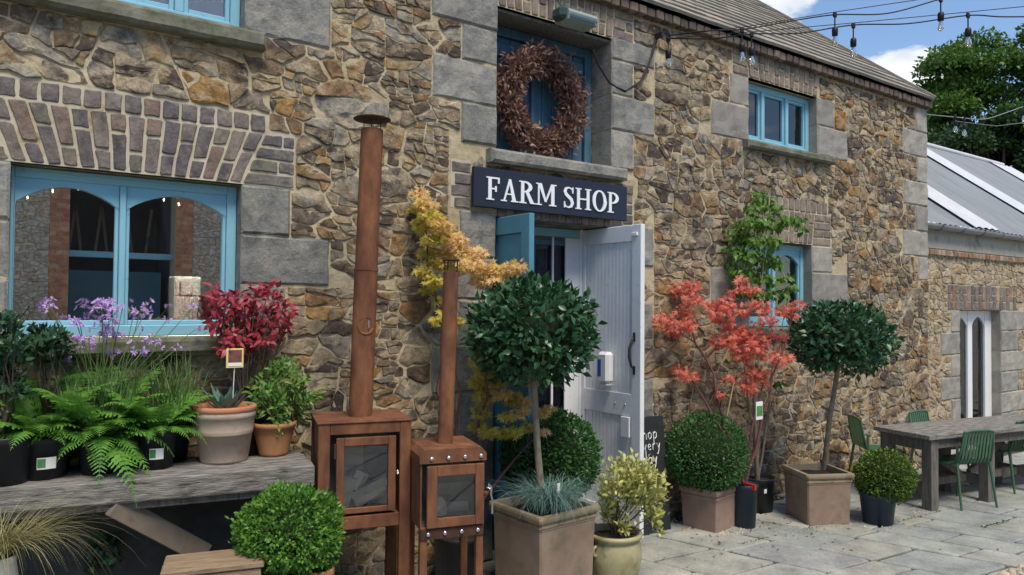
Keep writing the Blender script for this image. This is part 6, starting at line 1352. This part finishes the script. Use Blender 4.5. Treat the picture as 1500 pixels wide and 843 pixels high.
# wreath: dried leaves and seed heads around the ring
n = 5200; a = NR.random(n)*2*PI; b_ = NR.random(n)*2*PI; rr = .065*np.sqrt(NR.random(n))+.03+.06*NR.random(n)**5; RR0 = .335+.03*np.array([noise.noise((math.cos(t)*3, math.sin(t)*3, 4)) for t in a])
P = np.stack([np.cos(a)*(RR0+rr*np.cos(b_)), rr*np.sin(b_)-.02, np.sin(a)*(RR0+rr*np.cos(b_))], 1); er_ = np.stack([np.cos(a)*np.cos(b_), np.sin(b_), np.sin(a)*np.cos(b_)], 1); tg_ = np.stack([-np.sin(a), 0*a, np.cos(a)], 1)
P = P[np.sin(b_) < .6]; er_ = er_[np.sin(b_) < .6]; tg_ = tg_[np.sin(b_) < .6]
cloud('dried_flowers', MT['dryleaf'], P, er_*.8+tg_*NR.choice([-1, 1], (len(P), 1))*.7+rdir(len(P))*.6, rdir(len(P))+np.array([0, -.8, 0]), .062*NR.uniform(.4, 1.1, len(P)), leaf_long(.34), wreath)

# ================================================================== trees beyond the wing
def tree(label, c, r, squash, n, leaf, mat, seed, trunk_h):
    base = Vector((c.x, c.y, -.05)); t = thing('broadleaf_tree', label, 'tree', base, 0, 'trees beyond the wing'); cz = c.z+.05; st = MB(); Ps, Ds = [], []; rgt = random.Random(seed)
    st.tube([(0, 0, 0), (.1, 0, cz*.35), (-.05, .1, cz*.6), (0, 0, cz)], [.32, .27, .2, .1], 8); k = 34
    for i in range(k):
        d = Vector((rgt.gauss(0, 1), rgt.gauss(0, 1), rgt.gauss(0, .9))).normalized(); q_ = r*rgt.uniform(.45, .86); cc0 = Vector((d.x*q_, d.y*q_, cz+d.z*q_*squash)); rr0 = r*rgt.uniform(.22, .36); n_ = int(n/k)
        D = rdir(n_); D[:, 2] = np.where(D[:, 2] < -.3, -D[:, 2]*.4, D[:, 2]); P = np.array(cc0)+D*(rr0*(.55+.5*NR.random(n_)**.6))[:, None]*np.array([1, 1, .72]); Ps.append(P); Ds.append(D)
        st.tube([(0, 0, cz*rgt.uniform(.4, .7)), Vector((cc0.x*.5, cc0.y*.5, (cz*.55+cc0.z)/2)), cc0], [.11, .07, .02], 5)
    st.build('trunk', MT['darkbark'], t); P = np.concatenate(Ps); D = np.concatenate(Ds); cloud('crown', MT[mat], P, D+NR.normal(size=P.shape)*.8, D*.6+UP*.6+NR.normal(size=P.shape)*.4, leaf*NR.uniform(.6, 1.2, len(P)), leaf_oval(.62), t); return t
tree('tall sunlit green tree rising highest beyond the grey wing roof', DP(1475, 170, 29), 3.5, 1.05, 48000, .19, 'treeleaf', 3, 6)
tree('darker lower tree beyond the wing roof next to the stone corner', DP(1388, 228, 31), 1.9, .9, 18000, .18, 'treedark', 5, 5)
tree('bushy mid green tree at the right edge low beyond the wing roof', DP(1470, 250, 27), 3.0, .75, 32000, .18, 'treedark', 9, 5)
